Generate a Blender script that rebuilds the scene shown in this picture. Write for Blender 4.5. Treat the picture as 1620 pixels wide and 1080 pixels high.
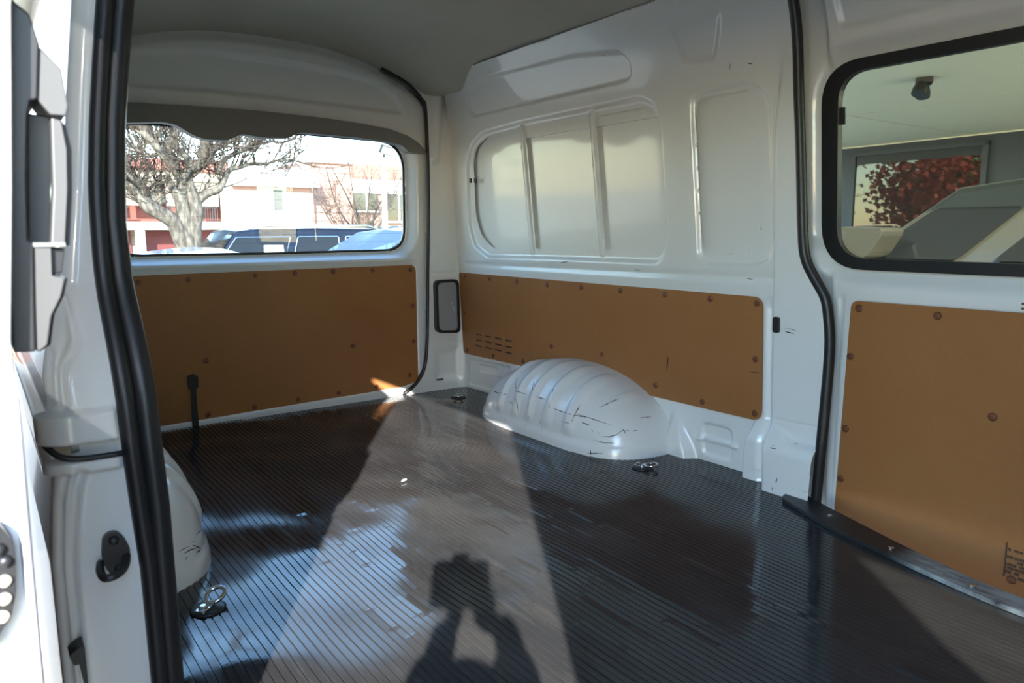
import bpy, bmesh, math, random
import numpy as np
from mathutils import Vector, Matrix
from mathutils.geometry import tessellate_polygon

for _o in list(bpy.data.objects):
    bpy.data.objects.remove(_o, do_unlink=True)
SC = bpy.context.scene
COL = SC.collection
RNG = random.Random(7)

# ---------------------------------------------------------------- camera
YAW, PITCH, ROLL = math.radians(35.843), math.radians(8.563), math.radians(-0.287)
_F = Vector((math.sin(YAW)*math.cos(PITCH), math.cos(YAW)*math.cos(PITCH), -math.sin(PITCH)))
_R0 = Vector((math.cos(YAW), -math.sin(YAW), 0)); _U0 = _R0.cross(_F)
_R = _R0*math.cos(ROLL) + _U0*math.sin(ROLL); _U = -_R0*math.sin(ROLL) + _U0*math.cos(ROLL)
camd = bpy.data.cameras.new('camera'); cam = bpy.data.objects.new('camera', camd); COL.objects.link(cam)
m = Matrix((( _R.x, _U.x, -_F.x, 0), (_R.y, _U.y, -_F.y, 0), (_R.z, _U.z, -_F.z, 0.77), (0, 0, 0, 1)))
cam.matrix_world = m
camd.sensor_fit = 'HORIZONTAL'; camd.sensor_width = 36; camd.lens = 1170.6/1620*36
camd.clip_start = 0.01; camd.clip_end = 400
camd.dof.use_dof = True; camd.dof.focus_distance = 2.6; camd.dof.aperture_fstop = 9.0
SC.camera = cam

# ---------------------------------------------------------------- sky, sun, exposure
SUN_EL, SUN_AZ = math.radians(25.5), math.radians(31.8)      # the light travels towards +x and +y
world = bpy.data.worlds.new('sky'); SC.world = world; world.use_nodes = True
nt = world.node_tree; nt.nodes.clear()
sky = nt.nodes.new('ShaderNodeTexSky'); sky.sky_type = 'NISHITA'; sky.sun_disc = False
sky.sun_elevation = SUN_EL; sky.sun_rotation = math.pi + SUN_AZ
sky.air_density = 1.3; sky.dust_density = 0.25; sky.ozone_density = 4.5
bg = nt.nodes.new('ShaderNodeBackground'); bg.inputs[1].default_value = 1.2
wo = nt.nodes.new('ShaderNodeOutputWorld')
nt.links.new(sky.outputs[0], bg.inputs[0]); nt.links.new(bg.outputs[0], wo.inputs[0])
sund = bpy.data.lights.new('sun', 'SUN'); sund.energy = 17.0; sund.angle = math.radians(0.53); sund.color = (1.0, 0.965, 0.92)
sun = bpy.data.objects.new('sun', sund); COL.objects.link(sun)
sun.rotation_euler = Vector((math.sin(SUN_AZ)*math.cos(SUN_EL), math.cos(SUN_AZ)*math.cos(SUN_EL), -math.sin(SUN_EL))).to_track_quat('-Z', 'Y').to_euler()
SC.view_settings.view_transform = 'Standard'; SC.view_settings.look = 'None'
SC.view_settings.exposure = 0.42; SC.view_settings.gamma = 1.0; SC.view_settings.use_curve_mapping = False
SC.cycles.use_denoising = True
SC.cycles.max_bounces = 10; SC.cycles.diffuse_bounces = 5; SC.cycles.glossy_bounces = 5; SC.cycles.transparent_max_bounces = 12
SC.cycles.sample_clamp_indirect = 6.0; SC.cycles.caustics_reflective = False; SC.cycles.caustics_refractive = False

# ---------------------------------------------------------------- materials
MATS = {}
def mat(name, col, rough=0.5, metal=0.0, spec=0.5, coat=0.0, coat_rough=0.05):
    m = bpy.data.materials.new(name); m.use_nodes = True
    b = m.node_tree.nodes['Principled BSDF']
    b.inputs['Base Color'].default_value = (*col, 1); b.inputs['Roughness'].default_value = rough
    b.inputs['Metallic'].default_value = metal; b.inputs['Specular IOR Level'].default_value = spec
    b.inputs['Coat Weight'].default_value = coat; b.inputs['Coat Roughness'].default_value = coat_rough
    MATS[name] = m
    return m
def nodes(m): return m.node_tree.nodes, m.node_tree.links, m.node_tree.nodes['Principled BSDF']
def noise_fac(m, scale, lo, hi, mapping=(1, 1, 1), detail=4, rough=0.55, dist=0.0):
    """object-space noise squeezed between lo and hi; returns the output socket"""
    n, l, b = nodes(m)
    tc = n.new('ShaderNodeTexCoord'); mp = n.new('ShaderNodeMapping'); mp.inputs['Scale'].default_value = mapping
    tx = n.new('ShaderNodeTexNoise'); tx.inputs['Scale'].default_value = scale; tx.inputs['Detail'].default_value = detail
    tx.inputs['Roughness'].default_value = rough; tx.inputs['Distortion'].default_value = dist
    mr = n.new('ShaderNodeMapRange'); mr.inputs['From Min'].default_value = lo; mr.inputs['From Max'].default_value = hi
    l.new(tc.outputs['Object'], mp.inputs['Vector']); l.new(mp.outputs[0], tx.inputs['Vector']); l.new(tx.outputs['Fac'], mr.inputs['Value'])
    return mr.outputs[0]
def math_node(m, op, a, b_):
    n, l, _ = nodes(m); x = n.new('ShaderNodeMath'); x.operation = op
    for i, v in enumerate((a, b_)):
        if isinstance(v, (int, float)): x.inputs[i].default_value = v
        else: l.new(v, x.inputs[i])
    return x.outputs[0]
def mixc(m, fac, c1, c2):
    n, l, _ = nodes(m); x = n.new('ShaderNodeMix'); x.data_type = 'RGBA'
    if isinstance(fac, (int, float)): x.inputs['Factor'].default_value = fac
    else: l.new(fac, x.inputs['Factor'])
    for s, v in (('A', c1), ('B', c2)):
        i = [k for k in x.inputs if k.name == s and k.type == 'RGBA'][0]
        if isinstance(v, tuple): i.default_value = (*v, 1)
        else: l.new(v, i)
    return [o for o in x.outputs if o.type == 'RGBA'][0]
def bump(m, h, strength, dist):
    n, l, b = nodes(m); x = n.new('ShaderNodeBump'); x.inputs['Strength'].default_value = strength; x.inputs['Distance'].default_value = dist
    l.new(h, x.inputs['Height']); l.new(x.outputs[0], b.inputs['Normal'])

def paint(name, col, scuff=0.0, rough=0.28):
    m = mat(name, col, rough, spec=0.5, coat=0.6, coat_rough=0.06)
    n, l, b = nodes(m)
    c = col
    if scuff > 0:
        dash = noise_fac(m, 1.0, 0.655, 0.70, (1, 9, 80), 5, 0.62, 0.3)
        clus = noise_fac(m, 5.5, 0.50, 0.62, (1, 1, 2.2), 2)
        tc = n.new('ShaderNodeTexCoord'); sp = n.new('ShaderNodeSeparateXYZ'); l.new(tc.outputs['Object'], sp.inputs[0])
        hi = n.new('ShaderNodeMapRange'); l.new(sp.outputs['Z'], hi.inputs['Value'])
        hi.inputs['From Min'].default_value = 0.21; hi.inputs['From Max'].default_value = 0.15
        hi.inputs['To Min'].default_value = 0.0
        f = math_node(m, 'MULTIPLY', math_node(m, 'MULTIPLY', dash, clus), hi.outputs[0])
        f = math_node(m, 'MULTIPLY', f, scuff)
        c = mixc(m, f, col, (0.03, 0.03, 0.032))
    dirt = noise_fac(m, 2.2, 0.5, 0.85, (1, 1, 1), 6, 0.6)
    cc = mixc(m, math_node(m, 'MULTIPLY', dirt, 0.16), c, (col[0]*.72, col[1]*.70, col[2]*.64))
    l.new(cc, b.inputs['Base Color'])
    bump(m, noise_fac(m, 3.0, 0.2, 0.8, (1, 1, 1), 1), 0.10, 0.02)
    return m
WHITE = paint('white_paint', (0.74, 0.74, 0.715), 0.0)
WHITE_WALL = paint('white_wall_paint', (0.74, 0.74, 0.715), 0.8)
WHITE_ARCH = paint('scuffed_white_paint', (0.74, 0.74, 0.72), 1.0, 0.30)

BOARD = mat('hardboard', (0.36, 0.165, 0.062), 0.38, spec=0.25)
n_, l_, b_ = nodes(BOARD)
f1 = noise_fac(BOARD, 2.0, 0.3, 0.75, (1, 1, 1), 5); f2 = noise_fac(BOARD, 140.0, 0.3, 0.7, (1, 1, 1), 2)
c1 = mixc(BOARD, f1, (0.31, 0.132, 0.046), (0.37, 0.165, 0.058))
l_.new(mixc(BOARD, math_node(BOARD, 'MULTIPLY', f2, 0.22), c1, (0.25, 0.105, 0.037)), b_.inputs['Base Color'])
bump(BOARD, f2, 0.05, 0.002)
RIVET = mat('brown_plastic', (0.15, 0.05, 0.02), 0.4)

RUBBER = mat('black_rubber_mat', (0.04, 0.04, 0.042), 0.25, spec=0.38)
n_, l_, b_ = nodes(RUBBER)
d1 = noise_fac(RUBBER, 1.6, 0.42, 0.72, (2.2, 0.8, 1), 6, 0.6, 0.4)
d2 = noise_fac(RUBBER, 6.0, 0.50, 0.75, (6, 0.7, 1), 5, 0.6)
dd = math_node(RUBBER, 'MAXIMUM', d1, d2)
l_.new(mixc(RUBBER, math_node(RUBBER, 'MULTIPLY', dd, 0.5), (0.024, 0.024, 0.025), (0.070, 0.066, 0.060)), b_.inputs['Base Color'])
mr = n_.new('ShaderNodeMapRange'); mr.inputs['To Min'].default_value = 0.08; mr.inputs['To Max'].default_value = 0.24
l_.new(dd, mr.inputs['Value']); l_.new(mr.outputs[0], b_.inputs['Roughness'])
SEAL = mat('black_seal_rubber', (0.012, 0.012, 0.013), 0.42, spec=0.5)
BLACK = mat('black_plastic', (0.015, 0.015, 0.016), 0.4)
SILL = mat('worn_sill_plastic', (0.018, 0.018, 0.02), 0.45)
n_, l_, b_ = nodes(SILL)
tc = n_.new('ShaderNodeTexCoord'); sp = n_.new('ShaderNodeSeparateXYZ'); l_.new(tc.outputs['Object'], sp.inputs[0])
wr = n_.new('ShaderNodeMapRange'); l_.new(sp.outputs['Y'], wr.inputs['Value'])
wr.inputs['From Min'].default_value = 0.82; wr.inputs['From Max'].default_value = 0.74
ws = math_node(SILL, 'MULTIPLY', wr.outputs[0], noise_fac(SILL, 9.0, 0.30, 0.60, (5, 1.5, 1), 6, 0.65))
l_.new(mixc(SILL, ws, (0.018, 0.018, 0.02), (0.36, 0.37, 0.36)), b_.inputs['Base Color'])
GREY = mat('grey_trim_plastic', (0.19, 0.185, 0.17), 0.55)
GREY_SHADED = mat('shaded_handle_plastic', (0.075, 0.074, 0.072), 0.38)  # darker than the plastic's own grey: shade on the handle put into the colour
LAMPC = mat('grey_lamp_cover_plastic', (0.30, 0.30, 0.315), 0.5)
LINING = mat('roof_lining', (0.25, 0.235, 0.205), 0.55, spec=0.35)
n_, l_, b_ = nodes(LINING)
l_.new(mixc(LINING, noise_fac(LINING, 1.8, 0.35, 0.7), (0.40, 0.38, 0.325), (0.47, 0.445, 0.385)), b_.inputs['Base Color'])
STEEL = mat('zinc_plated_steel', (0.62, 0.62, 0.60), 0.25, metal=1.0)
CREAM = mat('cream_plastic', (0.70, 0.62, 0.47), 0.4)
INK = mat('dark_ink', (0.09, 0.042, 0.02), 0.6)
SCRATCH = mat('dark_scratch', (0.03, 0.025, 0.02), 0.7)
PAPER = mat('white_sticker', (0.78, 0.78, 0.76), 0.5)

def glass(name, tint, f0=0.04):
    m = bpy.data.materials.new(name); m.use_nodes = True
    n = m.node_tree.nodes; l = m.node_tree.links; n.clear()
    o = n.new('ShaderNodeOutputMaterial'); mx = n.new('ShaderNodeMixShader'); t = n.new('ShaderNodeBsdfTransparent'); g = n.new('ShaderNodeBsdfGlossy')
    fr = n.new('ShaderNodeFresnel'); gm = n.new('ShaderNodeNewGeometry'); io = n.new('ShaderNodeMapRange'); io.inputs['To Min'].default_value = 1.5; io.inputs['To Max'].default_value = 1/1.5
    l.new(gm.outputs['Backfacing'], io.inputs['Value']); l.new(io.outputs[0], fr.inputs[0])
    t.inputs[0].default_value = (*tint, 1); g.inputs['Roughness'].default_value = 0.0
    l.new(fr.outputs[0], mx.inputs[0]); l.new(t.outputs[0], mx.inputs[1]); l.new(g.outputs[0], mx.inputs[2]); l.new(mx.outputs[0], o.inputs[0])
    return m
GLASS = glass('clear_glass', (0.93, 0.95, 0.93)); PRIVACY = glass('dark_privacy_glass', (0.18, 0.18, 0.18)); SUN_DIM = glass('sun_dimming_glass', (0.66, 0.66, 0.64)); TINT = glass('green_tinted_glass', (0.92, 0.93, 0.84))
DARKGLASS = mat('dark_car_glass', (0.010, 0.011, 0.012), 0.04, spec=0.25)
NAVY = mat('navy_car_paint', (0.003, 0.005, 0.013), 0.25, spec=0.35)
CARWHITE = mat('white_car_paint', (0.72, 0.74, 0.76), 0.2, coat=1.0)
CARBLUE = mat('dark_blue_car_paint', (0.006, 0.012, 0.034), 0.25, spec=0.35)
CARBLACK = mat('black_car_paint', (0.012, 0.012, 0.013), 0.12, spec=0.6, coat=1.0)
CARGREY = mat('dark_olive_metallic', (0.045, 0.043, 0.032), 0.28, spec=0.5, coat=0.3)
CARSILVER = mat('pale_silver_car_paint', (0.30, 0.34, 0.40), 0.25, metal=0.3, coat=0.8)
CHROME = mat('bright_chrome', (0.8, 0.8, 0.8), 0.12, metal=1.0)
TYRE = mat('tyre_rubber', (0.02, 0.02, 0.02), 0.8)
BARK = mat('grey_bark', (0.20, 0.175, 0.14), 0.9)
n_, l_, b_ = nodes(BARK)
l_.new(mixc(BARK, noise_fac(BARK, 14.0, 0.4, 0.62, (1, 1, 0.4), 5), (0.05, 0.042, 0.034), (0.14, 0.125, 0.10)), b_.inputs['Base Color'])
TWIG = mat('brown_twig', (0.06, 0.046, 0.035), 0.9)
GROUNDM = mat('asphalt', (0.22, 0.20, 0.175), 0.9)
n_, l_, b_ = nodes(GROUNDM)
l_.new(mixc(GROUNDM, noise_fac(GROUNDM, 60.0, 0.3, 0.7), (0.27, 0.24, 0.195), (0.36, 0.32, 0.26)), b_.inputs['Base Color'])
RENDER_W = mat('white_render', (0.80, 0.79, 0.76), 0.8); PINK = mat('pink_weatherboard', (0.36, 0.20, 0.155), 0.8); TILE = mat('red_roof_tile', (0.34, 0.12, 0.09), 0.8)
BEIGE = mat('beige_render', (0.30, 0.255, 0.19), 0.8); LATT = mat('beige_lattice', (0.24, 0.21, 0.16), 0.8); GARAGE = mat('dark_red_door', (0.12, 0.022, 0.02), 0.6)
REDWALL = mat('red_brick_wall', (0.20, 0.06, 0.045), 0.85); IRON = mat('dark_iron', (0.05, 0.05, 0.055), 0.5); BWIN = mat('building_glass', (0.25, 0.27, 0.26), 0.15, spec=0.7)
BOUNCE = mat('pale_bounce_surface', (0.50, 0.48, 0.44), 0.8)
SHOWW = mat('charcoal_cladding', (0.035, 0.045, 0.058), 0.5); SOFF = mat('cream_soffit', (0.86, 0.80, 0.58), 0.4, spec=0.5)
SHOWGLASS = mat('dark_shop_glass', (0.012, 0.012, 0.012), 0.02, spec=0.9); ALU = mat('aluminium', (0.55, 0.57, 0.58), 0.35, metal=0.8); INNERW = mat('dim_interior', (0.20, 0.16, 0.11), 0.8)
LEAFR = mat('autumn_leaf', (0.42, 0.06, 0.025), 0.7); LEAFG = mat('olive_leaf', (0.14, 0.12, 0.03), 0.7)
SKIN = mat('skin', (0.55, 0.34, 0.25), 0.5); COAT = mat('dark_jacket', (0.05, 0.055, 0.07), 0.8); JEANS = mat('blue_jeans', (0.06, 0.08, 0.14), 0.85); HAIR = mat('brown_hair', (0.06, 0.035, 0.02), 0.6)

# ---------------------------------------------------------------- helpers
def tag(o, label=None, cat=None, group=None, kind=None):
    if label: o['label'] = label
    if cat: o['category'] = cat
    if group: o['group'] = group
    if kind: o['kind'] = kind
    return o
XF = [None]                                       # placement of the thing being built
def obj(name, verts, faces, m, parent=None, smooth=False, bevel=0.0):
    me = bpy.data.meshes.new(name)
    if XF[0] is not None: verts = [XF[0] @ Vector(v) for v in verts]
    me.from_pydata([tuple(v) for v in verts], [], [tuple(f) for f in faces]); me.update()
    if smooth: me.polygons.foreach_set('use_smooth', [True]*len(me.polygons))
    me.materials.append(m)
    o = bpy.data.objects.new(name, me); COL.objects.link(o)
    if parent is not None: adopt(o, parent)
    if bevel > 0:
        md = o.modifiers.new('bevel', 'BEVEL'); md.width = bevel; md.segments = 2; md.limit_method = 'ANGLE'; md.angle_limit = math.radians(35)
    return o
def adopt(o, parent):
    o.parent = parent                              # meshes hold world coordinates; only things' empties are moved
    if parent.parent is None: o.matrix_parent_inverse = Matrix.Translation(-parent.location)
def empty(name, loc=(0, 0, 0), rz=0.0):
    o = bpy.data.objects.new(name, None); o.location = loc; o.rotation_euler = (0, 0, rz); COL.objects.link(o); o.empty_display_size = 0.05
    return o
class MB:
    """collects shapes for one mesh"""
    def __init__(s): s.v = []; s.f = []
    def add(s, v, f):
        k = len(s.v); s.v += [tuple(p) for p in v]; s.f += [tuple(i+k for i in q) for q in f]; return s
    def box(s, x0, x1, y0, y1, z0, z1):
        v = [(x, y, z) for z in (z0, z1) for y in (y0, y1) for x in (x0, x1)]
        return s.add(v, [(0, 2, 3, 1), (4, 5, 7, 6), (0, 1, 5, 4), (2, 6, 7, 3), (0, 4, 6, 2), (1, 3, 7, 5)])
    def tube(s, pts, rad, n=8, cap=True, closed=False):
        P = [Vector(p) for p in pts]; N = len(P); rs = rad if isinstance(rad, (list, tuple)) else [rad]*N
        v = []; up = None
        for i in range(N):
            a = P[(i-1) % N] if (closed or i > 0) else P[i]; b = P[(i+1) % N] if (closed or i < N-1) else P[i]
            t = (b-a).normalized()
            if up is None: up = Vector((0, 0, 1)) if abs(t.z) < .9 else Vector((1, 0, 0))
            u = (up - t*up.dot(t)).normalized(); w = t.cross(u); up = u
            for k in range(n):
                an = 2*math.pi*k/n; v.append(P[i] + (u*math.cos(an) + w*math.sin(an))*rs[i])
        f = []
        for i in range(N if closed else N-1):
            j = (i+1) % N
            for k in range(n): f.append((i*n+k, i*n+(k+1) % n, j*n+(k+1) % n, j*n+k))
        if cap and not closed: f += [tuple(range(n-1, -1, -1)), tuple((N-1)*n+k for k in range(n))]
        return s.add(v, f)
    def lathe(s, prof, c, axis=(0, 0, 1), n=16):
        ax = Vector(axis).normalized(); t = Vector((1, 0, 0)) if abs(ax.x) < .9 else Vector((0, 1, 0))
        u = (t - ax*t.dot(ax)).normalized(); w = ax.cross(u); c = Vector(c); v = []
        for r, h in prof:
            for k in range(n):
                a = 2*math.pi*k/n; v.append(c + ax*h + (u*math.cos(a) + w*math.sin(a))*r)
        f = [(i*n+k, i*n+(k+1) % n, (i+1)*n+(k+1) % n, (i+1)*n+k) for i in range(len(prof)-1) for k in range(n)]
        f += [tuple(range(n-1, -1, -1)), tuple((len(prof)-1)*n+k for k in range(n))]
        return s.add(v, f)
    def prism(s, poly, fn, d0, d1, holes=()):
        """flat outline (with holes) given thickness: fn(a, b, d) -> point, from depth d0 to d1"""
        loops = [list(poly)] + [list(h) for h in holes]
        flat = [p for L in loops for p in L]; n = len(flat)
        tri = tessellate_polygon([[Vector((p[0], p[1], 0)) for p in L] for L in loops])
        v = [fn(p[0], p[1], d0) for p in flat] + [fn(p[0], p[1], d1) for p in flat]
        f = [tuple(t) for t in tri] + [tuple(i+n for i in reversed(t)) for t in tri]
        k = 0
        for L in loops:
            q = len(L)
            for i in range(q): f.append((k+i, k+(i+1) % q, n+k+(i+1) % q, n+k+i))
            k += q
        return s.add(v, f)
    def build(s, name, m, parent=None, smooth=False, bevel=0.0):
        o = obj(name, s.v, s.f, m, parent, smooth, bevel)
        bm = bmesh.new(); bm.from_mesh(o.data); bmesh.ops.recalc_face_normals(bm, faces=bm.faces[:]); bm.to_mesh(o.data); bm.free()
        return o
def rounded(pts, r, seg=5):
    """round the corners of a closed outline; r is one radius or one per corner"""
    n = len(pts); out = []
    for i in range(n):
        rr = r[i] if isinstance(r, (list, tuple)) else r
        p = Vector(pts[i]); a = Vector(pts[i-1]) - p; b = Vector(pts[(i+1) % n]) - p
        if rr <= 0: out.append(tuple(p)); continue
        d = min(rr, a.length*.48, b.length*.48); q0 = p + a.normalized()*d; q1 = p + b.normalized()*d
        for k in range(seg+1):
            t = k/seg; out.append(tuple(q0*(1-t)**2 + p*2*t*(1-t) + q1*t*t))
    return out
def spline(pts, per=8):
    """Catmull-Rom through points"""
    P = [Vector(p) for p in pts]; P = [P[0]*2-P[1]] + P + [P[-1]*2-P[-2]]; out = []
    for i in range(1, len(P)-2):
        for k in range(per):
            t = k/per
            out.append(0.5*((2*P[i]) + (-P[i-1]+P[i+1])*t + (2*P[i-1]-5*P[i]+4*P[i+1]-P[i+2])*t*t + (-P[i-1]+3*P[i]-3*P[i+1]+P[i+2])*t**3))
    out.append(P[-2]); return out
def sdf(poly, U, V):
    """signed distance to a closed outline, negative inside (numpy)"""
    P = np.array(poly, float); d = np.full(U.shape, 1e9); s = np.zeros(U.shape, bool); j = len(P)-1
    for i in range(len(P)):
        e = P[j]-P[i]; wu = U-P[i, 0]; wv = V-P[i, 1]
        t = np.clip((wu*e[0]+wv*e[1])/max(e@e, 1e-12), 0, 1)
        d = np.minimum(d, (wu-e[0]*t)**2 + (wv-e[1]*t)**2)
        c = ((P[i, 1] > V) != (P[j, 1] > V)) & (U < (P[j, 0]-P[i, 0])*(V-P[i, 1])/(P[j, 1]-P[i, 1]+1e-12)+P[i, 0])
        s ^= c; j = i
    return np.where(s, -1, 1)*np.sqrt(d)
def line_d(pts, U, V):
    d = np.full(U.shape, 1e9)
    for (a, b) in zip(pts[:-1], pts[1:]):
        a = np.array(a, float); e = np.array(b, float)-a; wu = U-a[0]; wv = V-a[1]
        t = np.clip((wu*e[0]+wv*e[1])/max(e@e, 1e-12), 0, 1); d = np.minimum(d, np.hypot(wu-e[0]*t, wv-e[1]*t))
    return d
def sm(x): x = np.clip(x, 0, 1); return x*x*(3-2*x)
def inset(s, w): return sm(-s/w)                   # 0 at the outline, 1 at w inside
def sheet(name, u0, u1, v0, v1, step, pos, depth, m, keep=None, parent=None, flip=False):
    """pressed sheet metal: a fine grid with embossing; keep(U, V) > 0 is the metal, its border snapped to the outline"""
    nu = int(round((u1-u0)/step))+1; nv = int(round((v1-v0)/step))+1
    U, V = np.meshgrid(np.linspace(u0, u1, nu), np.linspace(v0, v1, nv), indexing='ij')
    mask = np.ones((nu-1, nv-1), bool)
    if keep is not None:
        for _ in range(2):
            K = keep(U, V); e = step*.2
            gu = (keep(U+e, V)-keep(U-e, V))/(2*e); gv = (keep(U, V+e)-keep(U, V-e))/(2*e); g2 = gu*gu+gv*gv+1e-9
            near = np.abs(K) < step*.62
            U = np.where(near, U-K*gu/g2, U); V = np.where(near, V-K*gv/g2, V)
        K = keep(U, V); bad = K < -step*.25
        mask = ~(bad[:-1, :-1] | bad[1:, :-1] | bad[:-1, 1:] | bad[1:, 1:])
    D = depth(U, V)
    X, Y, Z = pos(U, V, D)
    idx = np.arange(nu*nv).reshape(nu, nv)
    q = np.stack([idx[:-1, :-1], idx[1:, :-1], idx[1:, 1:], idx[:-1, 1:]], -1)[mask]
    if flip: q = q[:, ::-1]
    used = np.unique(q); mp = -np.ones(nu*nv, int); mp[used] = np.arange(len(used)); q = mp[q]
    P = np.stack([X.ravel(), Y.ravel(), Z.ravel()], -1)[used]
    me = bpy.data.meshes.new(name)
    me.vertices.add(len(P)); me.vertices.foreach_set('co', P.astype(np.float32).ravel())
    me.loops.add(q.size); me.loops.foreach_set('vertex_index', q.astype(np.int32).ravel())
    me.polygons.add(len(q)); me.polygons.foreach_set('loop_start', np.arange(0, q.size, 4, dtype=np.int32)); me.polygons.foreach_set('loop_total', np.full(len(q), 4, np.int32))
    me.polygons.foreach_set('use_smooth', np.ones(len(q), bool)); me.update(calc_edges=True); me.validate()
    me.materials.append(m)
    o = bpy.data.objects.new(name, me); COL.objects.link(o)
    if parent is not None: o.parent = parent
    return o
def copy_part(src, parent, loc):
    c = src.copy(); c.parent = parent; c.location = loc; COL.objects.link(c); return c

# ================================================================ THE VAN
def plane_y(Y): return lambda a, b, d: (a, Y+d, b)           # outline (x, z), thickness towards +y
def wall_x(z): return 1.932-.052*z-1.25*np.maximum(0, z-1.2)**2
def plane_w(off): return lambda a, b, d: (1.932-.052*b+off+d, a, b)   # outline (y, z) on the leaning side wall

# ---- floor: ribbed rubber mat over a corrugated steel floor
def build_floor():
    pitch = .0162; xs = []; zs = []
    x = .13
    while x < 1.93:
        xs += [x, x+.0125, x+.0135, x+.0155]; zs += [0, 0, -.0022, -.0022]; x += pitch
    xs = np.array(xs); zs = np.array(zs); ys = np.concatenate([np.linspace(-2.2, .3, 40)[:-1], np.linspace(.3, 3.075, 330)])
    X, Y = np.meshgrid(xs, ys, indexing='ij'); Z = np.repeat(zs[:, None], len(ys), 1)
    rs = np.random.RandomState(3)
    # raised swages of the steel floor telegraph through the mat, with dents and waves
    for k in range(10):
        cx = .60+k*.075
        for j in range(20):
            if rs.rand() < .30 or cx+.1 < .55+.12*rs.randn(): continue
            cy = .45+j*.135+(.06 if k % 2 else 0)+rs.uniform(-.03, .03); L = rs.uniform(.030, .060); w = rs.uniform(.003, .008); h = rs.uniform(.0002, .0011); cj = cx+rs.uniform(-.015, .015)
            a = np.maximum(np.abs(Y-cy)-L, 0); r = np.hypot(a, X-cj)
            Z = Z + h*sm(1-np.clip((r-w)/.013, 0, 1))
    for k in range(170):
        cx, cy = rs.uniform(.2, 1.9), rs.uniform(.2, 3.0); sx, sy = rs.uniform(.03, .08), rs.uniform(.05, .13)
        Z = Z + rs.uniform(-.0026, .0026)*(1 if cx < 1.25 else .35)*np.exp(-((X-cx)/sx)**2-((Y-cy)/sy)**2)
    wav = sm((Y-.8)/.6)*(1-.85*sm((X-.95)/.55))
    for k in range(26):
        th = rs.normal(1.57, .55); lam = rs.uniform(.22, .62); ph = rs.uniform(0, 6.28)
        Z = Z + wav*.00075*(lam/.4)*np.sin(6.283/lam*(X*math.cos(th)+Y*math.sin(th))+ph)
    # door step: the mat ends along the scuff strip
    def edge(y): return np.interp(y, [-2.2, .3, .55, .62, .80, 1.06, 1.21, 1.24], [1.68, 1.68, 1.685, 1.69, 1.735, 1.835, 1.90, 1.955])
    E = edge(Y); X = np.minimum(X, E)
    nx, ny = X.shape; idx = np.arange(nx*ny).reshape(nx, ny)
    q = np.stack([idx[:-1, :-1], idx[1:, :-1], idx[1:, 1:], idx[:-1, 1:]], -1).reshape(-1, 4)
    Xf = X.ravel(); keep = (Xf[q].max(1)-Xf[q].min(1)) > 1e-5
    return obj('floor', np.stack([X.ravel(), Y.ravel(), Z.ravel()], -1).tolist(), q[keep].tolist(), RUBBER)
floor = tag(build_floor(), 'black ribbed rubber floor mat of the van', kind='structure')
b = MB(); b.box(.13, 1.66, -2.2, 3.09, -.06, -.012); b.box(1.60, 1.93, 1.26, 3.09, -.06, -.012); b.build('floor_pan', BLACK, floor)

# ---- far side wall, pressed steel with blanked windows
INSET3 = [(2.959, 1.076), (2.91, 1.156), (2.819, 1.203), (2.538, 1.215), (1.845, 1.217), (1.782, 1.19), (1.751, 1.13), (1.726, 0.749), (1.737, 0.686), (1.769, 0.649), (2.372, 0.647), (2.817, 0.64), (2.929, 0.691), (2.969, 0.799)]
PANE_A = [(2.908, 1.083), (2.873, 1.142), (2.794, 1.173), (2.549, 1.174), (2.515, 0.693), (2.793, 0.693), (2.874, 0.745), (2.914, 0.842)]
PANE_B = [(2.506, 1.174), (2.122, 1.174), (2.080, 0.694), (2.468, 0.692)]
PANE_C = [(2.079, 1.175), (1.835, 1.175), (1.788, 1.156), (1.757, 1.101), (1.734, 0.741), (1.747, 0.702), (1.78, .694), (2.045, 0.694)]
INSET4 = [(1.633, 1.109), (1.632, 1.18), (1.595, 1.196), (1.413, 1.201), (1.357, 1.173), (1.333, 1.119), (1.311, 0.73), (1.325, 0.675), (1.374, 0.653), (1.568, 0.649), (1.606, 0.682)]
PANE_D = [(1.616, 1.114), (1.604, 1.162), (1.567, 1.174), (1.413, 1.170), (1.385, 1.145), (1.37, 0.715), (1.383, 0.701), (1.549, 0.692), (1.585, 0.708), (1.596, 0.772)]
INSET_TOP = [(2.886, 1.291), (2.86, 1.264), (2.334, 1.266), (1.899, 1.267), (1.871, 1.282), (1.864, 1.333), (1.897, 1.369), (2.135, 1.398), (2.743, 1.410), (2.867, 1.383)]
INSET_TR = [(1.68, 1.391), (1.649, 1.283), (1.637, 1.274), (1.522, 1.265), (1.493, 1.326), (1.466, 1.39), (1.494, 1.413), (1.636, 1.41)]
EMB_A = rounded([(2.96, .135), (2.79, .142), (2.785, .100), (2.94, .088)], .02)
EMB_A2 = rounded([(3.03, .156), (2.66, .163), (2.76, .019), (3.046, .009)], .03)
EMB_B = rounded([(1.585, .137), (1.455, .137), (1.455, .018), (1.588, .018)], .03)
FOOT = [(1.372, .20), (1.400, .10), (1.408, -.05), (1.08, -.05), (1.08, .17), (1.20, .17), (1.25, .20)]
FOOT_EMB = rounded([(1.365, .040), (1.29, .040), (1.285, -.002), (1.369, -.002)], .012)
PANES = [rounded(PANE_A, .02, 3), rounded(PANE_B, .006, 2), rounded(PANE_C, .02, 3), rounded(PANE_D, .015, 3)]
def pillar_in(U, V):
    """the C-pillar stands proud of the panel, and its foot further still"""
    p = .050*sm((1.312-U)/.035)*sm((1.30-V)/.25)
    return p + .042*inset(sdf(FOOT, U, V), .018)*sm((.21-V)/.09)
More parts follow.
